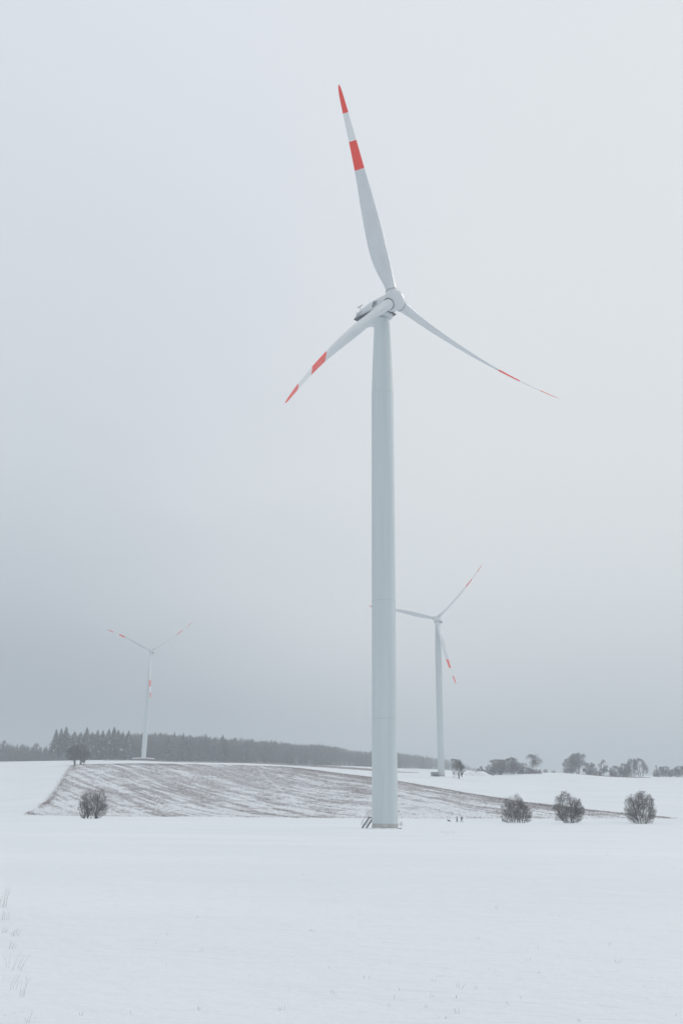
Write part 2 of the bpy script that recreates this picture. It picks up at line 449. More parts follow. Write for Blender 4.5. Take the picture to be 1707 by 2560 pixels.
def smooth_noise(x, y, s, seed):
    """cheap value noise on arrays"""
    rg = np.random.default_rng(seed); T = rg.random((64, 64))
    gx = (x / s) % 63; gy = (y / s) % 63
    i = gx.astype(int); j = gy.astype(int); a = gx - i; b = gy - j
    a = a * a * (3 - 2 * a); b = b * b * (3 - 2 * b)
    i2 = (i + 1) % 64; j2 = (j + 1) % 64
    return (T[i, j] * (1 - a) + T[i2, j] * a) * (1 - b) + (T[i, j2] * (1 - a) + T[i2, j2] * a) * b

rg = np.random.default_rng(7)
def field_points(n):
    q = rg.uniform(UX[0], UX[-1], n); t = rg.random(n) ** 0.9
    lo_ = np.interp(q, UX, LO_Y); hi_ = np.interp(q, UX, HI_Y)
    keep = rg.random(n) < np.clip((hi_ - lo_) / 270, 0, 1)
    q, t, lo_, hi_ = q[keep], t[keep], lo_[keep], hi_[keep]
    y = lo_ + (hi_ - lo_) * t
    return np.stack([q * y, y], -1), t, hi_ - y
P_, t_, dtop = field_points(1250000)
ac = P_[:, 0] * ROW_DIR.y - P_[:, 1] * ROW_DIR.x    # across the rows
al = P_[:, 0] * ROW_DIR.x + P_[:, 1] * ROW_DIR.y
rown = smooth_noise(ac, al / 16, 1.9, 1) * .72 + smooth_noise(ac + 50, al / 20, 4.6, 2) * .42
patch = smooth_noise(P_[:, 0], P_[:, 1], 34, 3) * .22 + smooth_noise(P_[:, 0] + 9, P_[:, 1], 6, 4) * .34 + smooth_noise(P_[:, 0], P_[:, 1] + 5, 1.7, 8) * .33
usrc = P_[:, 0] / P_[:, 1]
bias = np.interp(t_, [0, .12, .25, .5, .75, .95, 1], [-.20, -.13, .0, .10, .16, .15, .04])
bias += np.interp(usrc, [-.35, -.31, -.27, -.2, .0, .06, .12, .2], [-.08, -.08, -.06, .04, .02, -.05, -.08, -.06])
edge = np.clip(1 - dtop / 34, 0, 1) * np.where(usrc > -.05, np.interp(usrc, [.2, .34], [.36, .0]), 0)
dens = np.clip((rown + patch - 1.02 + bias * 1.4 + edge) * 1.75 + .39, 0.09, 1)
trk = np.array([[hit(a_, b_, 300, 700).x, hit(a_, b_, 300, 700).y] for a_, b_ in [(668, 1921), (653, 1927), (655, 1937), (668, 1947), (690, 1964), (715, 1986), (745, 2006)]])
dmin = np.full(len(dens), 1e9)
for q_ in range(len(trk) - 1):
    a_, b_ = trk[q_], trk[q_ + 1]; ab = b_ - a_; tt_ = np.clip(((P_ - a_) @ ab) / (ab @ ab), 0, 1)
    dmin = np.minimum(dmin, np.linalg.norm(P_ - (a_ + tt_[:, None] * ab), axis=1))
dens = dens * np.clip(dmin / 1.1, .6, 1)
keep = rg.random(len(dens)) < dens
Pk = P_[keep]; hk = rg.uniform(.14, .36, len(Pk)) * (1 + np.clip(1 - dtop[keep] / 10, 0, 1) * .45)
stalks("crop_stubble", Pk, hk, 11, 0.085, label='brown crop stubble poking through snow on the hillside field')
# stubble strip far
q = rg.uniform(0, len(ps) - 1, 44000); tt = rg.random(44000)
ii_ = np.arange(len(ps)); lo2, hi2, us2 = np.interp(q, ii_, s_lo), np.interp(q, ii_, s_hi), np.interp(q, ii_, US)
kp_ = rg.random(44000) < np.clip((hi2 - lo2) / 60, .05, 1); q, tt, lo2, hi2, us2 = q[kp_], tt[kp_], lo2[kp_], hi2[kp_], us2[kp_]
yy = lo2 + (hi2 - lo2) * tt; xxp = us2 * yy + rg.normal(0, 1.0, len(yy)); yy = yy + rg.normal(0, 2.0, len(yy))
stalks("far_crop_stubble", np.stack([xxp, yy], -1), rg.uniform(.12, .4, len(yy)), 12, 0.16, label='thin band of brown stubble along the foot of the dark wood')
# field margin grass by the left boundary and on the brow to the right
mg = []
for p0, p1, n in [((188, 1912), (110, 2012), 2600), ((68, 2037), (300, 2041), 260), ((600, 2043), (1000, 2046), 260), ((1000, 2046), (1690, 2047), 260), ((1330, 2010), (1560, 2034), 700), ((190, 1912), (430, 1911), 900)]:
    k = rg.random(n); 
    a, b = hit(p0[0], p0[1], 200, 900), hit(p1[0], p1[1], 200, 900)
    nodes = [hit(p0[0] + (p1[0] - p0[0]) * s, edge_y(TOP_E, p0[0] + (p1[0] - p0[0]) * s) if p0[1] < 2030 else p0[1] + (p1[1] - p0[1]) * s, 200, 900) for s in np.linspace(0, 1, 9)]
    X_ = np.interp(k, np.linspace(0, 1, 9), [v.x for v in nodes]) + rg.normal(0, 1.0, n); Y_ = np.interp(k, np.linspace(0, 1, 9), [v.y for v in nodes]) + rg.normal(0, 1.6, n)
    mg.append(np.stack([X_, Y_], -1))
mg = np.concatenate(mg)
stalks("margin_grass", mg, rg.uniform(.15, .5, len(mg)), 13, 0.10, label='tufts of dry grass along the edges of the stubble field')['category'] = 'grass'
# grass on the far crest at the right
n = 11000; k = rg.beta(1.6, 1.6, n)
X_ = np.interp(k, [0, 1], [ray(1440, 1936)[0], ray(1625, 1942)[0]]); Y_ = 716 + rg.normal(0, 9, n) * np.sin(np.pi * k) - np.abs(k - .5) * 10 + rg.normal(0, 2, n)
stalks("crest_grass", np.stack([X_ * Y_, Y_], -1), rg.uniform(.06, .2, n), 14, 0.13, label='strip of dry grass on the far snowy crest under the right tree row')['category'] = 'grass'

# ------------------------------------------------------------------ wind turbines
HUB_Z, OVER, TILT, RLEN = 92.6, 3.3, R(4.9), 43.4
BETA = R(47)
def make_tower():
    mb = MB(); n = 64
    prof = [(0.0, 2.03, 2), (0.72, 2.03, 0)]
    for zs in (16.6, 36.0):
        prof += [(zs - .06, 2.01, 1), (zs + .06, 2.01, 0)]
    prof += [(74.36, 1.985, 1), (74.48, 1.98, 0), (80, 1.81, 0), (86.6, 1.57, 0), (89.75, 1.46, 0)]
    rings = [[(r * math.cos(2 * math.pi * k / n), r * math.sin(2 * math.pi * k / n), z) for k in range(n)] for z, r, _ in prof]
    rings[0] = [(p[0], p[1], -1.0) for p in rings[0]]
    mb.rings(rings, mats=[p[2] for p in prof])
    me = mb.mesh("tower", 40)
    for m_ in (PAINT, SEAM, PLINTH): me.materials.append(m_)
    return me
def make_blade():
    #        r, chord, thickness ratio, offset of mid-chord towards trailing edge, twist deg
    S = [(1.55, 1.98, 1.0, 0, 0), (2.4, 2.0, .98, 0, 14), (3.4, 2.12, .86, .05, 14), (4.6, 2.4, .66, .16, 13.5), (6.0, 2.75, .50, .30, 13), (7.6, 3.08, .38, .42, 12),
         (9.4, 3.3, .31, .50, 10.5), (11.5, 3.36, .27, .50, 9), (14, 3.28, .245, .42, 7.2), (17, 3.08, .225, .32, 5.6), (20.5, 2.74, .21, .22, 4.2),
         (24, 2.28, .20, .10, 3), (26.85, 1.93, .19, .05, 2.2), (29.5, 1.72, .18, .02, 1.6), (32.5, 1.48, .18, 0, 1), (35.2, 1.30, .17, 0, .6), (38.0, 1.10, .17, 0, .2),
         (40, .93, .17, 0, 0), (41.6, .76, .17, .0, 0), (42.5, .58, .17, -.02, 0), (43.1, .36, .18, -.04, 0), (43.4, .10, .25, -.06, 0)]
    n = 28; rings = []; mats = []
    for r, c, tr, off, tw in S:
        ring = []; blend = min(1, max(0, (r - 2.2) / 5.5)); tw = R(tw)
        for k in range(n):
            a = 2 * math.pi * k / n
            xc = math.cos(a) * .5                                     # + = leading edge
            circ = math.sin(a) * .5
            xn = .5 - xc                                              # 0 at leading edge, 1 at trailing edge
            th = 5 * (0.2969 * math.sqrt(max(xn, 0)) - .1260 * xn - .3516 * xn**2 + .2843 * xn**3 - .1015 * xn**4)
            cam_ = .035 * math.sin(math.pi * xn)
            foil = (th * tr * (1 if a < math.pi else -0.82)) + cam_
            yv = circ * tr * (1 - blend) + foil * blend
            x = xc * c - off; y = yv * c
            x, y = x * math.cos(tw) + y * math.sin(tw), -x * math.sin(tw) + y * math.cos(tw)
            bend = 4.72 * (r / RLEN) ** 2.2 + 0.011 * r
            ring.append((x + 0.004 * r, y - bend, r))
        rings.append(ring)
        mats.append(1 if 26.8 <= r < 32.4 or r >= 37.9 else 2 if 32.4 <= r < 37.9 else 0)
    mb = MB(); mb.rings(rings, mats=mats)
    me = mb.mesh("blade", 60)
    for m_ in (BLADE, BRED, BWHITE): me.materials.append(m_)
    return me
def sup(hw, zt, zb, a, crown, n=28, p=3.6, zc=None):
    """rounded-box cross-section at distance a along the nacelle (local +y = back)"""
    out = []; c = (zt + zb) / 2; h = (zt - zb) / 2
    for k in range(n):
        t = 2 * math.pi * k / n; ct, st = math.cos(t), math.sin(t)
        x = hw * abs(ct) ** (2 / p) * (1 if ct >= 0 else -1)
        z = c + h * abs(st) ** (2 / p) * (1 if st >= 0 else -1)
        if st > 0: z += crown * (1 - (x / hw) ** 2) * st
        out.append((x, a, z))
    return out
def make_nacelle_cover():
    mb = MB()
    # along +y, z relative to hub height
    mb.rings([sup(1.35, 1.05, -1.15, 0.35, .25), sup(1.62, 1.15, -1.30, 0.75, .3), sup(1.93, 1.15, -1.42, 1.6, .3), sup(2.0, 1.18, -1.38, 3.2, .3), sup(2.02, 1.22, -1.15, 4.7, .35),
              sup(2.0, 1.05, -.95, 6.2, .3), sup(1.95, .80, -.75, 7.6, .25), sup(1.9, .35, -.62, 8.6, .15), sup(1.8, -.12, -.55, 9.15, .05)])
    return mb.mesh("nacelle", 35)
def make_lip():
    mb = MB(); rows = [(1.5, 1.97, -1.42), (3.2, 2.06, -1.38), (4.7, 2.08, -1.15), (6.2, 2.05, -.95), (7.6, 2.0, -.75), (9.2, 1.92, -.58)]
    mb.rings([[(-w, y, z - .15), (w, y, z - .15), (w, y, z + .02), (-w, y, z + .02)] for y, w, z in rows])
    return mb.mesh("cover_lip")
def make_tub():
    mb = MB()
    mb.rings([sup(1.35, -1.0, -2.05, 1.75, 0), sup(1.6, -1.0, -2.55, 2.1, 0), sup(1.7, -1.0, -2.85, 3.4, 0), sup(1.7, -.8, -2.8, 5.2, 0), sup(1.55, -.7, -2.2, 7.0, 0), sup(1.3, -.6, -1.5, 8.8, 0)])
    return mb.mesh("nacelle_tub", 35)
def make_spinner():
    mb = MB(); n = 40
    prof = [(1.75, .9), (1.62, 1.55), (1.0, 1.82), (.2, 1.95), (-.5, 1.92), (-1.0, 1.74), (-1.45, 1.38), (-1.75, .92), (-1.92, .42), (-1.96, .03)]
    mb.rings([[(r * math.cos(2 * math.pi * k / n), y, r * math.sin(2 * math.pi * k / n)) for k in range(n)] for y, r in prof])
    return mb.mesh("spinner", 60)
def make_collar():
    mb = MB(); n = 32
    mb.rings([[(r * math.cos(2 * math.pi * k / n), r * math.sin(2 * math.pi * k / n), z) for k in range(n)] for z, r in [(.9, 1.12), (1.93, 1.10), (1.93, 1.08)]])
    return mb.mesh("blade_collar", 40)
def make_ringseal():
    mb = MB(); n = 32
    mb.rings([[(r * math.cos(2 * math.pi * k / n), r * math.sin(2 * math.pi * k / n), z) for k in range(n)] for z, r in [(1.94, 1.0), (1.94, 1.12), (2.0, 1.12), (2.0, 1.0)]])
    return mb.mesh("root_seal", 40)
T_TOWER, T_BLADE, T_NAC, T_LIP, T_TUB, T_SPIN, T_COL, T_SEAL = (make_tower(), make_blade(), make_nacelle_cover(), make_lip(), make_tub(), make_spinner(), make_collar(), make_ringseal())
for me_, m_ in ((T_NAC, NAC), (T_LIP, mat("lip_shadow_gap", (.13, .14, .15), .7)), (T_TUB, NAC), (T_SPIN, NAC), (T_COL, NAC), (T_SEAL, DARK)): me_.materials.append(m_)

def logo_mesh():
    """the dark angular mark on the cover flank, seen past the blade"""
    mb = MB()
    def stroke(p, q, w, mirror):
        p, q = Vector(p), Vector(q); d = (q - p).normalized(); nn = Vector((-d.y, d.x)) * w / 2
        x = 2.035 * mirror
        vs = []
        for xo in (x, x - .05 * mirror):
            vs += [(xo, c.x, c.y) for c in (p - nn, q - nn, q + nn, p + nn)]
        mb.add(vs, [(0, 1, 2, 3), (7, 6, 5, 4), (0, 4, 5, 1), (1, 5, 6, 2), (2, 6, 7, 3), (3, 7, 4, 0)])
    for mr_ in (-1,):
        stroke((3.15, .62), (3.75, -.22), .17, mr_)
        stroke((3.75, -.20), (3.42, -.62), .22, mr_)
        stroke((3.50, -.10), (2.55, .22), .20, mr_)
        stroke((3.22, -.46), (2.55, -.25), .13, mr_)
    return mb.mesh("side_logo")
T_LOGO = logo_mesh(); T_LOGO.materials.append(DARK)

def make_turbine(yaw, phase, loc, label):
    root = empty("wind_turbine", loc, yaw, label=label, cat="wind turbine", group="wind turbines in the snowy fields")
    tw = link("tower", T_TOWER, root)
    nac = link("nacelle", T_NAC, root, loc=(0, -OVER, HUB_Z), rot=(-TILT * .0, 0, 0))
    link("cover_lip", T_LIP, nac); link("underside_tub", T_TUB, nac); link("side_logo", T_LOGO, nac)
    mb = MB()
    for k in range(5): mb.box((-1.99, 6.9 + k * .32, -.02 - k * .04), (.06, .09, .62))
    mb.build("vent_grille", SEAM, nac)
    mb = MB(); mb.box((-.2, 5.2, 1.58), (1.1, 1.2, .12)); mb.build("roof_hatch", NAC, nac)
    for x_, y_, h_ in ((-1.35, 7.95, 1.35), (.9, 8.1, 1.5)):
        mb = MB(); mb.tube([(x_, y_, .55), (x_, y_, .55 + h_)], .045, 8)
        mb.tube([(x_ - .05, y_ - .75, .5 + h_), (x_ - .05, y_ + .75, .5 + h_)], .055, 8)
        mb.tube([(x_, y_ + .7, .5 + h_), (x_, y_ + .7, .8 + h_)], .04, 8)
        ms = mb.build("sensor_mast", STEEL, nac)
    for x_, y_ in ((-1.5, 8.75), (1.3, 8.75)):
        mb = MB(); mb.tube([(x_, y_, .0), (x_, y_, .55)], .06, 8)
        mb.tube([(x_, y_, .55), (x_, y_, .62), (x_, y_, .85), (x_, y_, .95)], [.16, .2, .19, .08], 12)
        mb.build("warning_light", LAMP, nac, smooth=50)
    hub = link("spinner", T_SPIN, root, loc=(0, -OVER, HUB_Z), rot=(-TILT, 0, 0))
    ax = Vector((0, -math.cos(TILT), math.sin(TILT))); s = Vector((1, 0, 0)); u = Vector((0, math.sin(TILT), math.cos(TILT)))
    for k in range(3):
        a = R(phase + 120 * k)
        e = s * math.sin(a) + u * math.cos(a); t = s * math.cos(a) - u * math.sin(a)
        c = t * math.cos(BETA) + ax * math.sin(BETA); nn = ax * math.cos(BETA) - t * math.sin(BETA)
        mw = Matrix((c, -nn, e)).transposed().to_4x4(); mw.translation = Vector((0, -OVER, HUB_Z))
        b = link("blade", T_BLADE, root); b.matrix_local = mw
        cl = link("blade_collar", T_COL, hub)
        cl.matrix_local = hub.matrix_local.inverted() @ mw if False else (Matrix.Rotation(-TILT, 4, 'X').inverted() @ mw.to_3x3().to_4x4())
        link("root_seal", T_SEAL, b)
    return root, tw, nac

base_main = Vector((float(ray(962, 2070)[0] * 148.6), 148.6, -0.02))
t_main, tw_main, _n = make_turbine(R(39.74), -13.94, base_main, "tallest wind turbine, closest to the camera, with a steel stair at its tower foot")
bl = Vector((-168.5, 805, gz(-168.5, 805)))
bl.z = 46.78
t_left, tw_left, _n = make_turbine(R(0.57), 58.93, bl, "faint wind turbine on a round snowy plinth at left, in front of the dark wood")
br = Vector((59.9, 548.8, 24.18))
t_right, tw_right, _n = make_turbine(R(-19.14), 47.95, br, "mid-distance wind turbine right of the big tower, beside a low transformer box")
# plinth of the left turbine
mb = MB(); n = 48
gzl = gz(bl.x, bl.y)
mb.rings([[(r * math.cos(2 * math.pi * k / n), r * math.sin(2 * math.pi * k / n), z) for k in range(n)] for z, r in [(-4.0, 9.6), (-.55, 9.2), (-.5, 9.7), (-.05, 9.6), (0.12, 8.8), (.2, 2.2)]], mats=[1, 0, 0, 0, 0, 0])
mb.build("foundation", [SNOW, mat("foundation_earth", (.16, .14, .135), .9, noise=(2, .2, (1, 1, 1)))], t_left, smooth=30)

# stair of the near turbine (sub-parts of an assembly under the turbine)
def make_stair():
    st = empty("entrance_stair", (0, 0, 0), -R(39.74)); st.parent = t_main
    d = Vector((.7071, -.7071, 0)); w = Vector((.7071, .7071, 0))      # climbing direction, width direction
    out = -d
    top, foot, zt = 2.93, 4.4, 1.55
    mb = MB()
    for sgn in (-1, 1):
        mb = MB()
        p0 = out * foot + w * .5 * sgn; p1 = out * top + w * .5 * sgn + Vector((0, 0, zt))
        dr = (p1 - p0).normalized(); up = Vector((0, 0, 1)); nn = dr.cross(w).normalized()
        rot = Matrix((dr, w, dr.cross(w))).transposed()
        mb.box((p0 + p1) / 2, ((p1 - p0).length + .15, .06, .22), mat=rot)
        mb.build("stringer", STEEL, st)
    for k in range(7):
        f = (k + .6) / 7.4
        p = out * (foot + (top - foot) * f) + Vector((0, 0, zt * f))
        mb = MB(); mb.box(p, (.24, .94, .035), rz=-R(45)); mb.build("step", RAIL, st)
    mb = MB(); mb.box(out * (top - .48) + Vector((0, 0, zt + .0)), (1.0, 1.16, .12), rz=-R(45)); mb.build("landing", STEEL, st)
    mb = MB(); mb.box(out * 1.975 + Vector((0, 0, zt + 1.15)), (.10, .86, 2.1), rz=-R(45)); dr_ = mb.build("door", SEAM, st)
    for sgn in (-1, 1):
        mb = MB(); o = w * .53 * sgn
        H_ = Vector((0, 0, 1.05))
        pf = out * (foot - .12) + o; pt = out * top + o + Vector((0, 0, zt)); pe = out * 2.05 + o + Vector((0, 0, zt))
        mb.tube([pf + Vector((0, 0, .1)), pf + H_ * 1.05], .022, 6)
        mb.tube([pt, pt + H_], .022, 6)
        lo_ = pf - d * .28
        mb.tube([pf + H_ * .45, lo_ + H_ * .47, lo_ + H_ * .75, pf + H_ * 1.05, pt + H_ , pe + H_], .024, 6)
        mb.tube([pf + H_ * .5, pt + H_ * .5, pe + H_ * .5], .018, 6)
        mb.build("handrail", STEEL if sgn < 0 else RAIL, st)
make_stair()

# snow banked against the near tower foot
mb = MB(); n = 72; rb = random.Random(4)
offs = [mnoise.noise(Vector((math.cos(2 * math.pi * k / n) * 1.7, math.sin(2 * math.pi * k / n) * 1.7, 2))) for k in range(n)]
for r_, z_ in ((1.98, .13), (2.15, .12), (2.5, .085), (3.1, .045), (4.0, .012), (4.6, -.03)):
    for k in range(n):
        a_ = 2 * math.pi * k / n; q = r_ + (offs[k] * .8 if r_ > 2.2 else 0)
        mb.v.append((base_main.x + q * math.cos(a_), base_main.y + q * math.sin(a_), gz(base_main.x + q * math.cos(a_), base_main.y + q * math.sin(a_)) + z_ * (1 + offs[k] * 1.2)))
mb.f = [(j * n + k, j * n + (k + 1) % n, (j + 1) * n + (k + 1) % n, (j + 1) * n + k)[::-1] for j in range(5) for k in range(n)]; mb.m = [0] * len(mb.f)
tag(mb.build("snow_bank", SNOW, smooth=170), kind='structure')

# small dark slab on the snow right of the near tower
_x = float(ray(999, 2068.5)[0] * 148.0); p = Vector((_x, 148.0, gz(_x, 148.0)))
mb = MB(); mb.box((0, 0, .05), (.55, .5, .14)); mb.box((0, 0, .135), (.46, .42, .03))
o = mb.build("cable_cover", mat("dark_concrete", (.13, .135, .14), .85, noise=(8, .2, (1, 1, 1)))); o.location = p
tag(o, "small dark slab lying on the snow right beside the big tower's foot", "cover slab")

# transformer box next to the right turbine
p = hit(1083, 1939.5, 400, 800)
root = empty("transformer_box", (p.x, 546, gz(p.x, 546) - .1), R(12), label="low grey transformer box standing left of the mid-distance turbine", cat="transformer")
mb = MB(); mb.box((0, 0, 1.15), (3.9, 2.6, 2.3)); mb.build("housing", mat("box_panel", (.36, .39, .41), .7, noise=(2, .1, (1, 1, 1))), root)
mb = MB(); mb.box((0, 0, 2.42), (4.2, 2.9, .2)); mb.build("roof", SNOW, root)
for x_ in (-.95, .95):
    mb = MB(); mb.box((x_, -1.33, 1.1), (1.5, .06, 1.9)); dd = mb.build("door", mat("box_door", (.30, .33, .35), .6), root)
    mb = MB(); mb.box((x_ - .55, -1.38, 1.1), (.06, .06, .25)); mb.build("handle", STEEL, dd)

# ------------------------------------------------------------------ bare trees and bushes
class Twigs:
    def __init__(s, seed): s.rng = random.Random(seed); s.t = MB(); s.c = MB(); s.n = 0
    def tube3(s, mb, pts, rads, n=3):
        b = len(mb.v)
        for i, p in enumerate(pts):
            d = (pts[min(i + 1, len(pts) - 1)] - pts[max(i - 1, 0)])
            if d.length < 1e-6: d = Vector((0, 0, 1))
            d.normalize()
            a = d.cross(Vector((.31, .72, .62))).normalized(); q = d.cross(a)
            for k in range(n):
                t = 2 * math.pi * k / n
                v = p + (a * math.cos(t) + q * math.sin(t)) * rads[i]
                mb.v.append((v.x, v.y, v.z))
        for i in range(len(pts) - 1):
            for k in range(n):
                k2 = (k + 1) % n
                mb.f.append((b + i * n + k, b + i * n + k2, b + (i + 1) * n + k2, b + (i + 1) * n + k)); mb.m.append(0)
    def branch(s, p, d, L, r, lvl, cfg):
        rg = s.rng; ns = cfg['segs'][lvl]; pts = [p.copy()]; rads = [r]; dirs = [d.copy()]
        for i in range(ns):
            j = cfg['jit'][lvl]
            d = (d + Vector((rg.uniform(-j, j), rg.uniform(-j, j), rg.uniform(-j, j) + cfg['up'][lvl]))).normalized()
            p = p + d * (L / ns)
            if not cfg['env'](p): 
                if i == 0: return
                break
            pts.append(p.copy()); rads.append(max(r * (1 - .75 * (i + 1) / ns), cfg['rmin'])); dirs.append(d.copy())
        m = len(pts) - 1
        if m < 1: return
        s.tube3(s.t if lvl < cfg['trunk_levels'] else s.c, pts, rads, 6 if lvl == 0 else 4 if lvl == 1 else 3)
        if lvl + 1 < len(cfg['kids']):
            for _ in range(cfg['kids'][lvl + 1]):
                t01 = cfg['from'][lvl] + (1 - cfg['from'][lvl]) * rg.random() ** (1.4 if lvl == 0 else 1); t = t01 * m; i = min(int(t), m - 1); f = t - i
                q = pts[i].lerp(pts[i + 1], f); dd = dirs[min(i + 1, m)]
                a = rg.uniform(*cfg['ang'][lvl + 1]) * ((1.35 - .55 * t01) if lvl == 0 else 1); ax = dd.cross(Vector((rg.gauss(0, 1), rg.gauss(0, 1), rg.gauss(0, 1)))).normalized()
                nd = (Matrix.Rotation(a, 3, ax) @ dd).normalized()
                s.branch(q, nd, L * cfg['ratio'][lvl + 1] * rg.uniform(.7, 1.2) * (1.25 - .6 * t01), rads[i] * cfg['rr'], lvl + 1, cfg)

def env_of(blobs, zmin=0.0):
    """uneven crown outline: union of lumpy ellipsoids (centre, radii)"""
    def f(p):
        if p.z < zmin: return False
        if p.z < .5 and p.x * p.x + p.y * p.y < 9: return True
        for c, r in blobs:
            q = ((p.x - c[0]) / r[0]) ** 2 + ((p.y - c[1]) / r[1]) ** 2 + ((p.z - c[2]) / r[2]) ** 2
            w = .15 * mnoise.noise(Vector((p.x * .7, p.y * .7, p.z * .7))) + .2 * mnoise.noise(p * 2.1)
            if q < (1 + w) ** 2: return True
        return False
    return f

def make_bush(name, loc, stems, blobs, seed, label, cat, group, grow=1.2, spread=(.12, .5), R0=.085, H=8.5, kids=(1, 8, 7, 5, 4), rmin=.0095, mats=(None, None), trunk_levels=1):
    tg = Twigs(seed); rg = tg.rng
    blobs = [((c[0] * 1.06, c[1], c[2]), (r[0] * grow, r[1] * grow, r[2] * 1.14)) for c, r in blobs]
    cfg = dict(segs=[7, 5, 4, 3, 2], jit=[.10, .16, .22, .28, .3], up=[.03, .035, .02, .0, .0], kids=list(kids), ang=[0, (.4, 1.05), (.35, .9), (.4, .95), (.4, 1.0)],
               ratio=[1, .58, .52, .52, .55], rr=.58, rmin=rmin, env=env_of(blobs, .05), trunk_levels=trunk_levels)
    cfg['from'] = [.06, .15, .1, .1, .1]
    for x0, y0, lean, hh, r_ in stems:
        tg.branch(Vector((x0, y0, -.15)), Vector((lean, rg.uniform(-.25, .25), 1)).normalized(), hh * 1.12, r_, 0, cfg)
    wmin = min(s_[0] for s_ in stems); wmax = max(s_[0] for s_ in stems)
    for q_ in range(12):
        a_ = (q_ / 11 - .5) * 2
        tg.branch(Vector(((wmin + wmax) / 2 + a_ * (wmax - wmin) * .5, rg.uniform(-.6, .6), -.15)), Vector((a_ * 1.2 + rg.uniform(-.2, .2), rg.uniform(-.5, .5), 1)).normalized(), rg.uniform(3.6, 6.4), .04, 0, dict(cfg, kids=[1, 8, 4, 3]))
    root = empty(name, loc, label=label, cat=cat, group=group)
    tg.t.build("stems" if len(stems) > 2 else "trunk", mats[0] or BARK, root); tg.c.build("twigs" if name == 'bush' else "crown", mats[1] or TWIG, root)
    return root

GB = "bare bushes along the track"
def stems_for(n, w, lean, H, seed, r=.09):
    rg = random.Random(seed)
    return [((k / (n - 1) - .5) * w + rg.uniform(-.15, .15), rg.uniform(-.7, .7), (k / (n - 1) - .5) * 2 * lean + rg.uniform(-.08, .08), H * rg.uniform(.85, 1.12), r * rg.uniform(.7, 1.3)) for k in range(n)]
p = hit(1290, 2057.5, 150, 300); B1 = p
make_bush("bush", p, stems_for(10, 4.6, .32, 8.0, 1), [((-1.5, 0, 3.6), (2.6, 2.4, 4.2)), ((.4, 0, 4.2), (1.9, 2, 4.0)), ((2.1, 0, 2.4), (2.3, 2, 2.9)), ((0, 0, 1.2), (3.4, 1.8, 1.5))], 21,
          "wide bare bush nearest the two walkers, tall at left and low at right", "bush", GB, kids=(1, 10, 5, 4, 2))
p = hit(1421, 2058, 150, 300); B2 = p
make_bush("bush", p, stems_for(10, 2.6, .48, 8.4, 2), [((-.8, 0, 4.7), (3.0, 2.6, 3.8)), ((1.6, 0, 3.5), (2.9, 2.4, 3.4)), ((0, 0, 1.6), (3.4, 2, 1.9))], 22,
          "rounded dense bare bush in the middle of the three on the right", "bush", GB, kids=(1, 10, 5, 4, 2)).scale = (1, 1, 1.08)
p = hit(1602, 2059, 150, 300); B3 = p
make_bush("bush", p, stems_for(11, 3.2, .50, 8.4, 3), [((-2.3, 0, 3.9), (2.3, 2.2, 3.5)), ((1.1, 0, 4.5), (3.4, 2.6, 3.8)), ((1.4, 0, 1.2), (2.4, 2, 1.4))], 23,
          "bare bush nearest the right picture edge, split by a notch in its top", "bush", GB, kids=(1, 10, 5, 4, 2)).scale = (1, 1, 1.12)
p = hit(228, 2046.5, 200, 330)
s_ = 7.4
make_bush("bush", p, [(-2.0, 0, -.15, 6.5, .16), (-1.0, .1, -.06, 8.6, .2), (-.8, -.2, -.3, 7, .12), (-.9, -.2, .1, 7.5, .12), (1.4, 0, .12, 9.5, .2), (1.5, .1, .3, 8, .15), (1.2, 0, -.05, 8, .12), (1.7, 0, .6, 6, .1), (-2.2, 0, -.5, 5.5, .09)],
          [((1.9, 0, 6.0), (2.1, 2, 2.7)), ((-1.4, 0, 5.0), (2.3, 2, 2.6)), ((-2.6, 0, 3.4), (1.7, 1.6, 1.4)), ((2.4, 0, 2.9), (2.0, 2, 2.4)), ((0, 0, 2.6), (3.3, 1.8, 2.8))], 24,
          "open bare bush with forked dark stems at left, below the stubble field", "bush", "bare bush on the left", kids=(1, 9, 5, 4, 2))

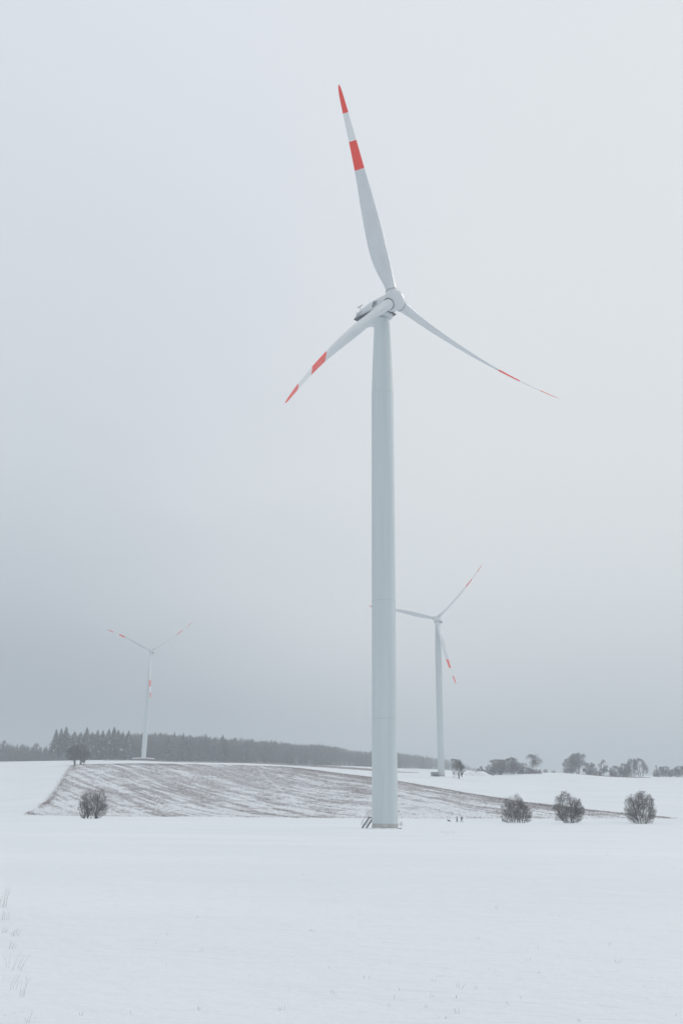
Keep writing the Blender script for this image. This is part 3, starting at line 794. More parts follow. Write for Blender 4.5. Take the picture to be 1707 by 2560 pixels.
def make_tree(loc, H, Wd, seed, label, cat="tree", group=None, trunk=.25, clear=.18, blobs=None, kids=(1, 9, 7, 5, 4), rmin=.03, mats=(None, None), stems=None, R0=None, name="bare_tree", up=.03):
    tg = Twigs(seed); rg = tg.rng
    if blobs is None:
        blobs = [((rg.uniform(-.06, .06) * Wd, 0, H * .60), (Wd * .45, Wd * .42, H * .40)), ((rg.uniform(-.1, .1) * Wd, 0, H * .42), (Wd * .5, Wd * .46, H * .34))] + ([((0, 0, H * .2), (Wd * .47, Wd * .4, H * .22))] if clear < .12 else [])
    cfg = dict(segs=[8, 6, 5, 4, 2], jit=[.07, .18, .24, .28, .3], up=[.04, up, up * .5, .0, .0], kids=list(kids), ang=[0, (.55, 1.15), (.4, .95), (.4, 1.0), (.4, 1.0)],
               ratio=[1, .52, .50, .52, .55], rr=.55, rmin=rmin, env=env_of(blobs, .05), trunk_levels=1)
    cfg['from'] = [clear, .2, .1, .1, .1]
    r0 = R0 or H * .022; trunks = []
    def env(p, f=cfg['env']):
        return f(p) or (p.z < H * clear * 1.6 and abs(p.x) < Wd * .3 and abs(p.y) < Wd * .3)
    cfg['env'] = env
    for x0, lean in (stems or [(0, 0)]):
        tg.t = MB(); tg.branch(Vector((x0, rg.uniform(-.1, .1), -.3)), Vector((lean, 0, 1)).normalized(), H * .97, r0, 0, cfg); trunks.append(tg.t)
    if clear < .12:     # suckers and low growth round the foot, part of the crown
        keep_, tg.t = tg.t, tg.c
        for q_ in range(9):
            a_ = (q_ / 8 - .5) * 2
            tg.branch(Vector((a_ * Wd * .30, rg.uniform(-.6, .6), -.2)), Vector((a_ * .7 + rg.uniform(-.2, .2), rg.uniform(-.3, .3), 1)).normalized(), H * rg.uniform(.3, .55), r0 * .4, 0, dict(cfg, kids=[1, 7, 5, 4]))
        tg.t = keep_
    root = empty(name, loc, label=label, cat=cat, group=group)
    for t_b in trunks: t_b.build("trunk", mats[0] or BARK, root)
    tg.c.build("crown", mats[1] or TWIG, root)
    return root
FR = (FROST, FROST)
# lone trees
p = hit(191, 1912.5, 400, 800); s = 2253 / (p.y * 1.04)
make_tree(p, 50 / s, 62 / s, 31, "dark round-crowned tree at the top left corner of the stubble field", group=None, stems=[(-.6, .02), (2.6, -.04), (-.9, -.25), (2.7, .3)], clear=.2, R0=.38,
          blobs=[((0.2, 0, 8.2), (6.6, 5.4, 5.0)), ((3.6, 0, 6.6), (4.8, 4.4, 3.6)), ((-4.6, 0, 6.0), (3.6, 3.6, 3.2))], kids=(1, 13, 7, 5, 3), rmin=.035)
p = hit(1143, 1946, 400, 700); s = 2253 / (p.y * 1.04)
make_tree(p, 11.0, 10.4, 32, "lone rounded bare tree on the slope between the mid-distance turbine and the snow heap", stems=[(.8, -.10), (1.0, .02)], clear=.2, R0=.26,
          blobs=[((-1.2, 0, 7.3), (4.6, 4, 4.0)), ((1.6, 0, 5.0), (3.4, 3, 3.0)), ((-1.8, 0, 5.6), (3.8, 3, 2.0)), ((1.1, 0, 1.2), (1.5, 1.3, 1.9)), ((0, 0, 6.0), (4.6, 4, 3.6))], kids=(1, 15, 7, 5, 3), rmin=.028)
# hedgerow trees
HG = "trees of the hedgerow on the far crest"
def far_tree(px, base, top, wpx, Y, seed, label, grp=HG, **kw):
    x = ray(px, base)[0] * Y; z0 = gz(x, Y); zt = top_z(px, top, Y); wm = wpx * 1.16 / (FPX / (Y * 1.045))
    return make_tree(Vector((x, Y, z0 - .1)), max(zt - z0, 1.5), wm, seed, label, group=grp, mats=FR, rmin=.030, **kw)
K1 = (1, 19, 7, 5, 3); K2 = (1, 16, 6, 5, 3)
low = dict(clear=.05, kids=K2)
far_tree(1216, 1937, 1915, 42, 652, 41, "low spreading frosted shrub just right of the snow heap", cat="shrub", name="bare_shrub", stems=[(-2.5, -.3), (0, 0), (2.5, .3), (4, .4), (-4, -.5)], **low)
far_tree(1236, 1936, 1909, 30, 690, 42, "frosted tree half hidden behind the low shrub by the snow heap", kids=K2)
far_tree(1250, 1936, 1897, 52, 668, 43, "broad tree with fanned arching stems right of the low shrub", kids=K1, stems=[(0, -.35), (.5, 0), (1, .25), (-.3, -.6)], clear=.1)
far_tree(1280, 1935.5, 1893, 40, 672, 44, "dense round-topped tree left of the tall open one", kids=K1, stems=[(0, 0), (1.5, .1), (-1.5, -.1)], clear=.08)
far_tree(1306, 1935, 1903, 28, 684, 45, "thin slender tree squeezed in front of the tall open one's left side", kids=(1, 13, 7, 5, 2))
far_tree(1330, 1933, 1884, 52, 676, 46, "tall open tree with a clear trunk at the right end of its group", kids=(1, 18, 8, 5, 4), clear=.28)
far_tree(1308, 1934.5, 1917, 40, 670, 47, "low hedge shrub under the thin slender tree", cat="shrub", name="bare_shrub", stems=[(-3, -.3), (-1, 0), (1, 0), (3, .3), (5, .3)], **low)
far_tree(1336, 1933, 1922, 34, 670, 48, "low hedge shrub at the foot of the tall open tree", cat="shrub", name="bare_shrub", stems=[(-3, -.3), (-1, 0), (1, 0), (3, .3)], **low)
far_tree(1363, 1931.5, 1922, 12, 735, 49, "tiny lone shrub on the crest in the gap between the tree groups", cat="shrub", name="bare_shrub", clear=.05, kids=(1, 7, 5, 4), stems=[(0, 0), (.6, .2), (-.6, -.2)])
far_tree(1383, 1932, 1925, 12, 735, 50, "second tiny shrub on the crest, nearer the big tree with the hunting stand", cat="shrub", name="bare_shrub", clear=.05, kids=(1, 7, 5, 4), stems=[(0, 0), (.6, .2), (-.6, -.2)])
far_tree(1422, 1934, 1896, 30, 722, 51, "narrow dense tree at the left edge of the middle group", kids=K1, clear=.05, stems=[(0, 0), (1.4, .05), (-1.4, -.05)])
far_tree(1443, 1934.5, 1881, 50, 728, 52, "largest far tree, its domed crown fanning out left of the hunting stand", kids=K1, clear=.2, stems=[(-.6, -.18), (.3, .02), (1.0, .18)])
far_tree(1476, 1936, 1906, 26, 722, 53, "small upright tree just right of the hunting stand", kids=K2, clear=.06, stems=[(0, 0), (1, .1), (-1, -.1)])
far_tree(1508, 1937, 1899, 27, 722, 54, "upright tree with a gap through its crown, alone in the middle group", kids=(1, 20, 8, 6, 3), clear=.12,
         blobs=[((0, 0, 9.6), (2.4, 2.2, 2.4)), ((-2.2, 0, 7.6), (2.0, 2, 2.4)), ((2.0, 0, 7.0), (2.0, 2, 2.0)), ((0, 0, 3.2), (4.2, 3, 2.6))])
far_tree(1493, 1936, 1926, 18, 720, 55, "knee-high scrub left of the tree with the gapped crown", cat="shrub", name="bare_shrub", stems=[(-1, -.2), (1, .2), (2, .3)], **low)
far_tree(1537, 1938, 1914, 28, 722, 56, "low scrubby tree right of the gapped-crown tree", kids=K2, clear=.05, stems=[(0, 0), (1.5, .2), (-1.8, -.3)])
far_tree(1562, 1938.5, 1908, 28, 724, 57, "compact dark tree left of the twin-crowned pair", kids=K1, clear=.05, stems=[(0, 0), (1.5, .1), (-1.5, -.1)])
far_tree(1581, 1939, 1895, 24, 730, 58, "pale slender-stemmed tree, left one of the twin-crowned pair", kids=(1, 11, 6, 5, 3), clear=.2, up=.1, stems=[(0, 0), (1.3, .06), (-1.2, -.08)])
far_tree(1600, 1939.5, 1895, 30, 730, 59, "taller right one of the twin-crowned pair, ending the middle group", kids=(1, 11, 7, 5, 3), clear=.15, up=.1, stems=[(0, 0), (1.6, .1), (-1.4, -.06)])
far_tree(1640, 1942.5, 1914.5, 18, 742, 60, "pointed narrow tree leading the group at the right picture edge", kids=K2, clear=.05,
         blobs=[((0, 0, 7.0), (1.3, 1.3, 2.4)), ((0, 0, 4.2), (2.4, 2, 2.6)), ((0, 0, 2), (3.0, 2.4, 1.8))])
far_tree(1663, 1943, 1915.5, 38, 744, 61, "domed tree in the middle of the group at the right picture edge", kids=K1, clear=.05, stems=[(0, 0), (2.2, .25), (-2.2, -.25)])
far_tree(1699, 1943.5, 1915, 36, 744, 62, "cut-off tree touching the right picture edge on the crest", kids=K1, clear=.1, stems=[(0, 0), (2.2, .2), (-2.2, -.2)])
# shrub beside the transformer box, in front of the turbine foot
p = at(1090, 540)
far_tree(1089, 1941, 1930, 15, 542, 63, "small leafless shrub between the transformer box and the mid-distance turbine", grp=None, cat="shrub", name="bare_shrub", clear=.05, kids=(1, 8, 5, 3), stems=[(0, -.5), (.3, .3), (0, .7), (0, -.9)])

# hunting stand
x = float(ray(1461, 1936)[0] * 716); z0 = gz(x, 716)
root = empty("hunting_stand", (x, 716, z0), R(8), label="small dark raised hunting stand beside the largest far tree", cat="hunting stand")
DW = mat("weathered_wood", (.11, .105, .10), .9, noise=(4, .25, (1, 1, 4)))
mb = MB(); mb.box((0, 0, 3.1), (2.1, 1.9, 1.7)); mb.build("cabin", DW, root)
mb = MB(); mb.box((0, -.1, 4.03), (2.5, 2.4, .14)); mb.build("roof", DW, root)
mb = MB(); mb.box((0, -.96, 3.35), (1.3, .05, .45)); mb.build("window_slit", DARK, root)
for sx in (-1, 1):
    for sy in (-1, 1):
        mb = MB(); mb.tube([(sx * 1.2, sy * 1.1, -.2), (sx * .85, sy * .75, 2.25)], .08, 6); mb.build("leg", DW, root)
mb = MB()
for sx in (-.25, .25): mb.tube([(sx + 1.0, -1.9, -.1), (sx + .6, -.98, 2.4)], .04, 6)
for k in range(6): mb.tube([(.72 + .4 * (1 - k / 6) * .9, -1.8 + k * .15, .3 + k * .38), (1.24 + .3 * (1 - k / 6) * .5, -1.8 + k * .15, .3 + k * .38)], .03, 5)
mb.build("ladder", DW, root)

# snow heap
mb = MB(); rg2 = random.Random(5); nx, ny = 40, 16
cx, cy = float(ray(1190, 1936)[0] * 640), 640.0
for j in range(ny + 1):
    for i in range(nx + 1):
        u_, v_ = i / nx * 2 - 1, j / ny * 2 - 1
        x, y = cx + u_ * 11.0 + v_ * 1.5, cy + v_ * 7
        prof = np.interp(u_, [-1, -.75, -.45, -.2, .0, .25, .5, .8, 1], [0, .8, 1.5, 2.3, 2.7, 3.3, 3.0, 1.0, 0])
        h = prof * max(0, 1 - v_ * v_) ** .8 * .92
        h += .35 * mnoise.noise(Vector((x * .6, y * .6, 3))) * min(1, h)
        mb.v.append((x, y, gz(x, y) + h - .08))
mb.f = [(j * (nx + 1) + i, j * (nx + 1) + i + 1, (j + 1) * (nx + 1) + i + 1, (j + 1) * (nx + 1) + i) for j in range(ny) for i in range(nx)]
mb.m = [1 if (mnoise.noise(Vector((f[0] * 1.7, f[0] * .31, 0))) > .22 and f[0] % 41 < 26) else 0 for f in mb.f]
o = mb.build("snow_heap", [SNOW, mat("heap_soil", (.42, .40, .39), .9)], smooth=170)
tag(o, "long snow-covered heap of soil on the crest left of the low shrub", "heap")

# ------------------------------------------------------------------ spruces and the wood
def spruce_faces(rg, H, Wd, whorls=20, per=9, snow=.3, bare=.08):
    """drooping layered boughs; returns verts, faces, material ids"""
    V, Fc, Mi = [], [], []
    for i in range(whorls):
        f = i / (whorls - 1); z = H * (bare + (1 - bare) * f ** .92)
        rad = Wd * .5 * (1 - f) ** .62 * rg.uniform(.8, 1.1) + .15
        for k in range(per):
            a = 2 * math.pi * (k + rg.random()) / per; L = rad * rg.uniform(.4, 1.3)
            ca, sa = math.cos(a), math.sin(a); w = L * rg.uniform(.22, .38) + .15
            dr = L * rg.uniform(.18, .42)
            b = len(V)
            zj = z + rg.uniform(-.4, .4)
            pts = [(0, 0, zj + .1), (L * .5, w, zj - dr * .25), (L, 0, zj - dr), (L * .5, -w, zj - dr * .3), (L * .55, 0, zj - dr * .1 + .12)]
            for x, y, zz_ in pts: V.append((x * ca - y * sa, x * sa + y * ca, zz_))
            s_ = 1 if rg.random() < snow else 0
            Fc += [(b, b + 1, b + 4), (b + 1, b + 2, b + 4), (b + 2, b + 3, b + 4), (b + 3, b, b + 4)]
            Mi += [s_, s_, 1 if rg.random() < snow * .7 else 0, s_]
            # hanging side sprays
            b = len(V); t = rg.uniform(.4, .95)
            x, y = L * t * ca, L * t * sa; hgt = rg.uniform(.5, 1.2) * (.4 + L * .2)
            V += [(x - sa * w * .6, y + ca * w * .6, zj - dr * t), (x + sa * w * .6, y - ca * w * .6, zj - dr * t), (x, y, zj - dr * t - hgt)]
            Fc.append((b, b + 1, b + 2)); Mi.append(0)
    return V, Fc, Mi
GS = "tall spruces at the left end of the wood"
SP = [(134, 1823, 22, "leftmost tall spruce of the wood, its lower boughs spreading to the left"), (147, 1820, 20, "second tall spruce from the left end of the wood"),
      (159, 1815.5, 24, "tallest spruce of the wood, third from its left end"), (181, 1828, 24, "spruce right of the gap beside the tallest one, behind the dark round tree"),
      (197, 1830, 20, "shorter spruce above the dark round tree's left half"), (211, 1817.5, 20, "pointed spruce rising above the dark round tree"),
      (226, 1830, 20, "blunt spruce right of the pointed one over the round tree"), (239, 1824, 18, "slim spruce midway between the round tree and the faint turbine"),
      (252, 1825, 18, "spruce left of the tall pair near the faint turbine"), (267, 1821, 20, "left one of the tall spruce pair near the faint turbine"),
      (280, 1817, 22, "right and taller one of the spruce pair near the faint turbine"), (291, 1824, 20, "spruce just right of the tall pair near the faint turbine"),
      (303, 1828, 18, "low spruce among the last ones left of the faint turbine"), (317, 1826, 22, "slanting-topped spruce nearest the faint turbine, left of it"),
      (432, 1829, 12, "small spruce tip above the wood right of the faint turbine"), (455, 1831, 14, "spruce tip standing out of the bare wood's top line"),
      (512, 1834, 13, "pair-forming spruce tip on the bare wood, left one"), (555, 1836, 13, "last spruce tip along the bare wood's top line")]
for i, (px, top, wpx, lab) in enumerate(SP):
    rg3 = random.Random(100 + i); Y = 862 + (i % 3) * 7 if px < 400 else 905
    x = float(ray(px, 1900)[0] * Y); z0 = gz(x, Y); H = top_z(px, top, Y) - z0; wm = wpx / (FPX / (Y * 1.045)) * 1.05
    root = empty("spruce_tree", (x, Y, z0), rg3.uniform(0, 6), label=lab, cat="spruce", group=GS)
    V, Fc, Mi = spruce_faces(rg3, H, wm * 1.5, 34, 12, .24, .06)
    mb = MB(); mb.add(V, Fc, Mi); mb.build("crown", [NEEDLE, SNOWCLUMP], root)
    mb = MB(); mb.tube([(0, 0, -.3), (0, 0, H * .5), (0, 0, H * .98)], [.38, .22, .04], 7); mb.build("trunk", BARK, root)

def merge(parts):
    V, Fc, Mi = [], [], []
    for v, f, m in parts:
        b = len(V); V += v; Fc += [tuple(b + i for i in q) for q in f]; Mi += m
    return V, Fc, Mi
def forest_mass(name, items, mats_, label, cat):
    V, Fc, Mi = [], [], []
    for (v, f, m), (x, y, z), (sx, sz), rot in items:
        b = len(V); c, s_ = math.cos(rot) * sx, math.sin(rot) * sx
        V += [(x + p[0] * c - p[1] * s_, y + p[0] * s_ + p[1] * c, z + p[2] * sz) for p in v]
        Fc += [tuple(b + i for i in q) for q in f]; Mi += m
    me = bpy.data.meshes.new(name); me.from_pydata(V, [], Fc); me.polygons.foreach_set('material_index', Mi)
    for m_ in mats_: me.materials.append(m_)
    me.update()
    return tag(link(name, me), label=label, cat=cat, kind='stuff')
def bare_proto(seed):
    """unit-height leafless forest tree: pale trunk, forks, brushy crown of slivers"""
    rg3 = random.Random(seed); V, Fc, Mi = [], [], []
    def sliver(p, q, w, m):
        b = len(V); d = (q - p); a = d.cross(Vector((rg3.gauss(0, 1), rg3.gauss(0, 1), rg3.gauss(0, .4))))
        if a.length < 1e-6: return
        a = a.normalized() * w / 2
        V.extend([tuple(p - a), tuple(p + a), tuple(q + a * .3), tuple(q - a * .3)]); Fc.append((b, b + 1, b + 2, b + 3)); Mi.append(m)
    for a in (0, 1.05, 2.1):
        b = len(V); ca, sa = math.cos(a) * .009, math.sin(a) * .009
        V.extend([(-ca, -sa, 0), (ca, sa, 0), (ca * .4, sa * .4, .7), (-ca * .4, -sa * .4, .7)]); Fc.append((b, b + 1, b + 2, b + 3)); Mi.append(1)
    for k in range(150):
        z = rg3.uniform(.22, .86); r = .17 * math.sin(math.pi * min(1, max(0, (z - .12) / .85))) ** .6
        a = rg3.uniform(0, 6.283); rr = r * math.sqrt(rg3.random())
        p = Vector((rr * math.cos(a), rr * math.sin(a), z)); L = rg3.uniform(.05, .13)
        q = p + Vector((math.cos(a) * L * .55, math.sin(a) * L * .55, L * rg3.uniform(.5, 1.1)))
        q.z = min(q.z, 1.0)
        sliver(p, q, rg3.uniform(.006, .016), 0 if rg3.random() < .8 else 2)
    return V, Fc, Mi
protoB = [bare_proto(s_) for s_ in range(5)]
protoS = [spruce_faces(random.Random(s_), 1.0 * 20, 8, 18, 8, .22, .05) for s_ in range(4)]
protoS = [([(a / 20, b / 20, c / 20) for a, b, c in v], f, m) for v, f, m in protoS]
protoY = [spruce_faces(random.Random(50 + s_), 10, 4.8, 12, 7, .62, .0) for s_ in range(4)]
protoY = [([(a / 10, b / 10, c / 10) for a, b, c in v], f, m) for v, f, m in protoY]

F_Y = [(-200, 880), (160, 885), (400, 890), (600, 905), (800, 1000), (928, 1110), (1000, 1210), (1100, 1400), (1190, 1600)]
F_T = [(-200, 1822), (160, 1830), (300, 1830), (350, 1829), (400, 1827), (440, 1833), (500, 1834), (560, 1840), (600, 1842), (650, 1846), (700, 1849), (750, 1855), (800, 1857), (840, 1862), (880, 1872), (928, 1876),
       (994, 1878), (1020, 1881), (1060, 1887), (1085, 1889), (1120, 1896), (1150, 1905), (1180, 1915), (1200, 1922)]
rg4 = random.Random(77); items = []
px = 165.0
while px < 1198:
    Y0 = np.interp(px, *zip(*F_Y)); tp = np.interp(px, *zip(*F_T))
    for row in range(6):
        Y = Y0 + row * 9 + rg4.uniform(-4, 4); q = px + rg4.uniform(-5, 5)
        x = float(ray(q, 1905)[0] * Y); z0 = gz(x, Y)
        if rg4.random() < .12: continue
        H = top_z(q, tp + rg4.uniform(-1.5, 7.5) + (4 if row < 2 else 0) + (rg4.random() < .15) * rg4.uniform(2, 10), Y) - z0
        if H < 4: continue
        spr = rg4.random() < (.55 if px < 330 else .2 if px < 600 else .1)
        if spr: items.append((rg4.choice(protoS), (x, Y, z0), (H * .95 * rg4.uniform(.8, 1.2), H * .96), rg4.uniform(0, 6)))
        else: items.append((rg4.choice(protoB), (x, Y, z0), (H * rg4.uniform(.9, 1.3), H), rg4.uniform(0, 6)))
    px += 5.2 if px < 800 else 4.4
FTRUNK = mat("forest_trunk", (.15, .145, .145), .9); FT2 = mat("forest_twig", (.165, .163, .168), .9, noise=(.06, .3, (1, 1, 1)))
# bare trees use slots 2.. so that spruce slots stay 0,1
def remap(pr, mp): return (pr[0], pr[1], [mp[m_] for m_ in pr[2]])
pb_ids = {id(p): remap(p, {0: 2, 1: 3, 2: 4}) for p in protoB}
items = [((pb_ids.get(id(a), a)), b, c, d) for a, b, c, d in items]
forest_mass("far_wood", items, [NEEDLE, SNOWCLUMP, FT2, FTRUNK, FROST], "far-off grey leafless wood on the ridge that runs down behind the big tower", "wood")
# undergrowth: dense row of low dark brush closing the foot of the wood + young plantation on the left
items = []; px = -190.0
while px < 172:
    for row in range(8):
        Y = 838 + row * 5 + rg4.uniform(-3, 3); q = px + rg4.uniform(-4, 4)
        x = float(ray(q, 1902)[0] * Y); z0 = gz(x, Y)
        tp = np.interp(q, [-100, 0, 30, 60, 90, 130, 170], [1856, 1857, 1861, 1860, 1866, 1868, 1872]) + (7 - row) * 3.6 + rg4.uniform(-2, 5)
        H = top_z(q, tp, Y) - z0
        items.append((rg4.choice(protoY), (x, Y, z0), (H * rg4.uniform(.75, 1.1), H), rg4.uniform(0, 6)))
    px += 4.4
forest_mass("young_plantation", items, [NEEDLE, SNOWCLUMP], "snow-dusted plantation of young spruces left of the tall wood", "young trees")
items = []; px = 170.0
while px < 1195:
    Y0 = np.interp(px, *zip(*F_Y)) - 4
    for row in range(2):
        Y = Y0 + row * 12 + rg4.uniform(-2, 2); x = float(ray(px, 1905)[0] * Y); z0 = gz(x, Y)
        H = rg4.uniform(3.5, 8)
        items.append((pb_ids[id(rg4.choice(protoB))], (x, Y, z0 - H * .2), (H * 1.9, H * 1.2), rg4.uniform(0, 6)))
    px += 3.4
forest_mass("wood_undergrowth", items, [NEEDLE, SNOWCLUMP, FT2, FTRUNK, FROST], "low brush closing the foot of the far wood", "undergrowth")
# a few thin taller bare tops in the plantation
for i, (px, top, lab) in enumerate([(5, 1850, "dark-topped tree at the left picture edge above the plantation"), (88, 1850, "thin bare tree standing above the young plantation")]):
    Y = 880; x = float(ray(px, 1902)[0] * Y); z0 = gz(x, Y)
    make_tree(Vector((x, Y, z0)), top_z(px, top, Y) - z0, 6.5 if i else 9, 90 + i, lab, group=None, mats=FR, rmin=.05, kids=(1, 10, 6, 5, 3), clear=.45)

# ------------------------------------------------------------------ dry grass in the near snow
def grass_tuft(loc, n, H, spread, lean, seed, label, group=None, name="dry_grass_tuft", th=.0022, cat="grass"):
    rg5 = random.Random(seed); mb = MB()
    for k in range(n):
        x, y = rg5.gauss(0, spread), rg5.gauss(0, spread * .6); h = H * rg5.uniform(.35, 1.0)
        lx = lean + rg5.gauss(0, .18); ly = rg5.gauss(0, .15)
        pts = [(x + lx * h * f * f * .6 + lx * h * f * .4, y + ly * h * f, h * f) for f in (0, .35, .7, 1.0)]
        pts[0] = (pts[0][0], pts[0][1], -.02)
        mb.tube(pts, [th * 1.3, th, th * .8, th * .4], 4)
        if rg5.random() < .4:
            p = Vector(pts[2]); mb.tube([p, p + Vector((lx * .3 * h + rg5.uniform(-.04, .04), 0, h * .22))], [th * .8, th * .5], 3)
    o = mb.build(name, GRASS); o.location = loc
    return tag(o, label, cat, group)
TF = [(0, 2268, 12, .42, .10, .12, "dense grass clump cut by the left picture edge, highest up"), (6, 2300, 7, .22, .09, .1, "small grass clump just below the dense edge clump"),
      (14, 2332, 5, .14, .03, .45, "short slanting stalks, third clump down at the left edge"), (31, 2340, 5, .13, .05, .4, "slanting stalks a little right of the short third clump"),
      (25, 2372, 6, .14, .04, .35, "cluster of parallel slanting stalks midway down the left edge"), (24, 2420, 2, .20, .02, -.15, "two thin upright stalks leaning left near the left edge"),
      (42, 2425, 6, .22, .06, .48, "longest slanting stalks, fanned to the right, near the lower left"), (36, 2474, 3, .17, .03, .35, "sparse slanting stalks left of the lowest pair"),
      (55, 2492, 4, .24, .03, .15, "tall thin stalks, right one of the lowest pair"), (75, 2556, 2, .10, .03, .3, "faint single stalks at the bottom left")]
for i, (px, py, n, H, sp, ln, lab) in enumerate(TF):
    p = hit(px, py, 6, 60)
    grass_tuft(p, n, H, sp, ln, 200 + i, lab, "dry grass clumps by the left edge", th=.0017 if py < 2350 else .0010)
p = hit(1001, 2064, 100, 200)
grass_tuft(p, 26, .95, .28, .1, 230, "upright dry grass tuft right of the big tower's foot", None, th=.011)
# scattered stalk tips
rg6 = random.Random(9); mb = MB()
spots = [(994, 2497), (1296, 2498), (1666, 2475), (1607, 2467), (1541, 2425), (1535, 2404), (1197, 2348), (1254, 2345), (1185, 2382), (1232, 2424), (1144, 2470), (1194, 2474), (1213, 2474), (1142, 2533), (1104, 2547), (969, 2516), (1451, 2552), (1694, 2538), (1094, 2442), (1340, 2283), (1396, 2291), (1241, 2272), (1553, 2258), (1345, 2371), (1513, 2364), (915, 2298), (216, 2305), (163, 2260), (211, 2261), (350, 2352), (95, 2548), (12, 2541), (43, 2532), (700, 2525), (620, 2440), (500, 2380), (820, 2420), (780, 2330), (960, 2332), (972, 2410), (1240, 2514), (1270, 2513), (1080, 2456)]
for _ in range(55):
    py = 2110 + 430 * rg6.random() ** 1.1; spots.append((rg6.uniform(300, 1707) if rg6.random() < .85 else rg6.uniform(0, 1707), py))
for px, py in spots:
    p = hit(px, py, 6, 140); big = rg6.random() ** 2.5
    for k in range(rg6.choice((1, 1, 2, 3))):
        a = Vector((rg6.gauss(0, .03), rg6.gauss(0, .03), -.01)); h = .02 + .05 * big * rg6.uniform(.5, 1); l = rg6.gauss(0, .4)
        h *= (1 + p.y * .008); t = .0011 * (1 + p.y * .03)
        mb.tube([p + a, p + a + Vector((l * h * .5, 0, h * .6)), p + a + Vector((l * h, 0, h))], [t, t, t * .5], 3)
o = mb.build("scattered_stalks", GRASS); tag(o, "scattered dry stalk tips poking out of the near snowfield", "grass", kind='stuff')
# little tussocks beyond the tower where the snow is broken
mb = MB()
for _ in range(60):
    px, py = rg6.gauss(1116, 12), rg6.gauss(2081, 2.2); p = hit(px, py, 60, 240)
    h = rg6.uniform(.02, .06); mb.tube([p, p + Vector((rg6.gauss(0, .03), 0, h))], [.013, .006], 3)
o = mb.build("broken_snow_grass", mat("grass_in_snow", (.5, .49, .48), .9)); tag(o, "patch of faint grass tips in the snow right of the big tower", "grass", kind='stuff')

# ------------------------------------------------------------------ people and dog
def skin(name, verts, edges, mt, root, root_idx=0, sub=2):
    me = bpy.data.meshes.new(name); me.from_pydata([v[:3] for v in verts], edges, [])
    o = bpy.data.objects.new(name + "_tmp", me); COL.objects.link(o)
    md = o.modifiers.new("skin", 'SKIN')
    for i, v in enumerate(verts):
        sv = me.skin_vertices[0].data[i]; sv.radius = (v[3], v[4] if len(v) > 4 else v[3]); sv.use_root = (i == root_idx)
    ss = o.modifiers.new("sub", 'SUBSURF'); ss.levels = sub; ss.render_levels = sub
    dg = bpy.context.evaluated_depsgraph_get(); dg.update()
    m2 = bpy.data.meshes.new_from_object(o.evaluated_get(dg)); m2.name = name
    bpy.data.objects.remove(o)
    m2.polygons.foreach_set('use_smooth', [True] * len(m2.polygons)); m2.materials.clear(); m2.materials.append(mt)
    return link(name, m2, root)
SKIN = mat("skin", (.42, .27, .21), .6); BOOT = mat("boots", (.03, .03, .032), .7)
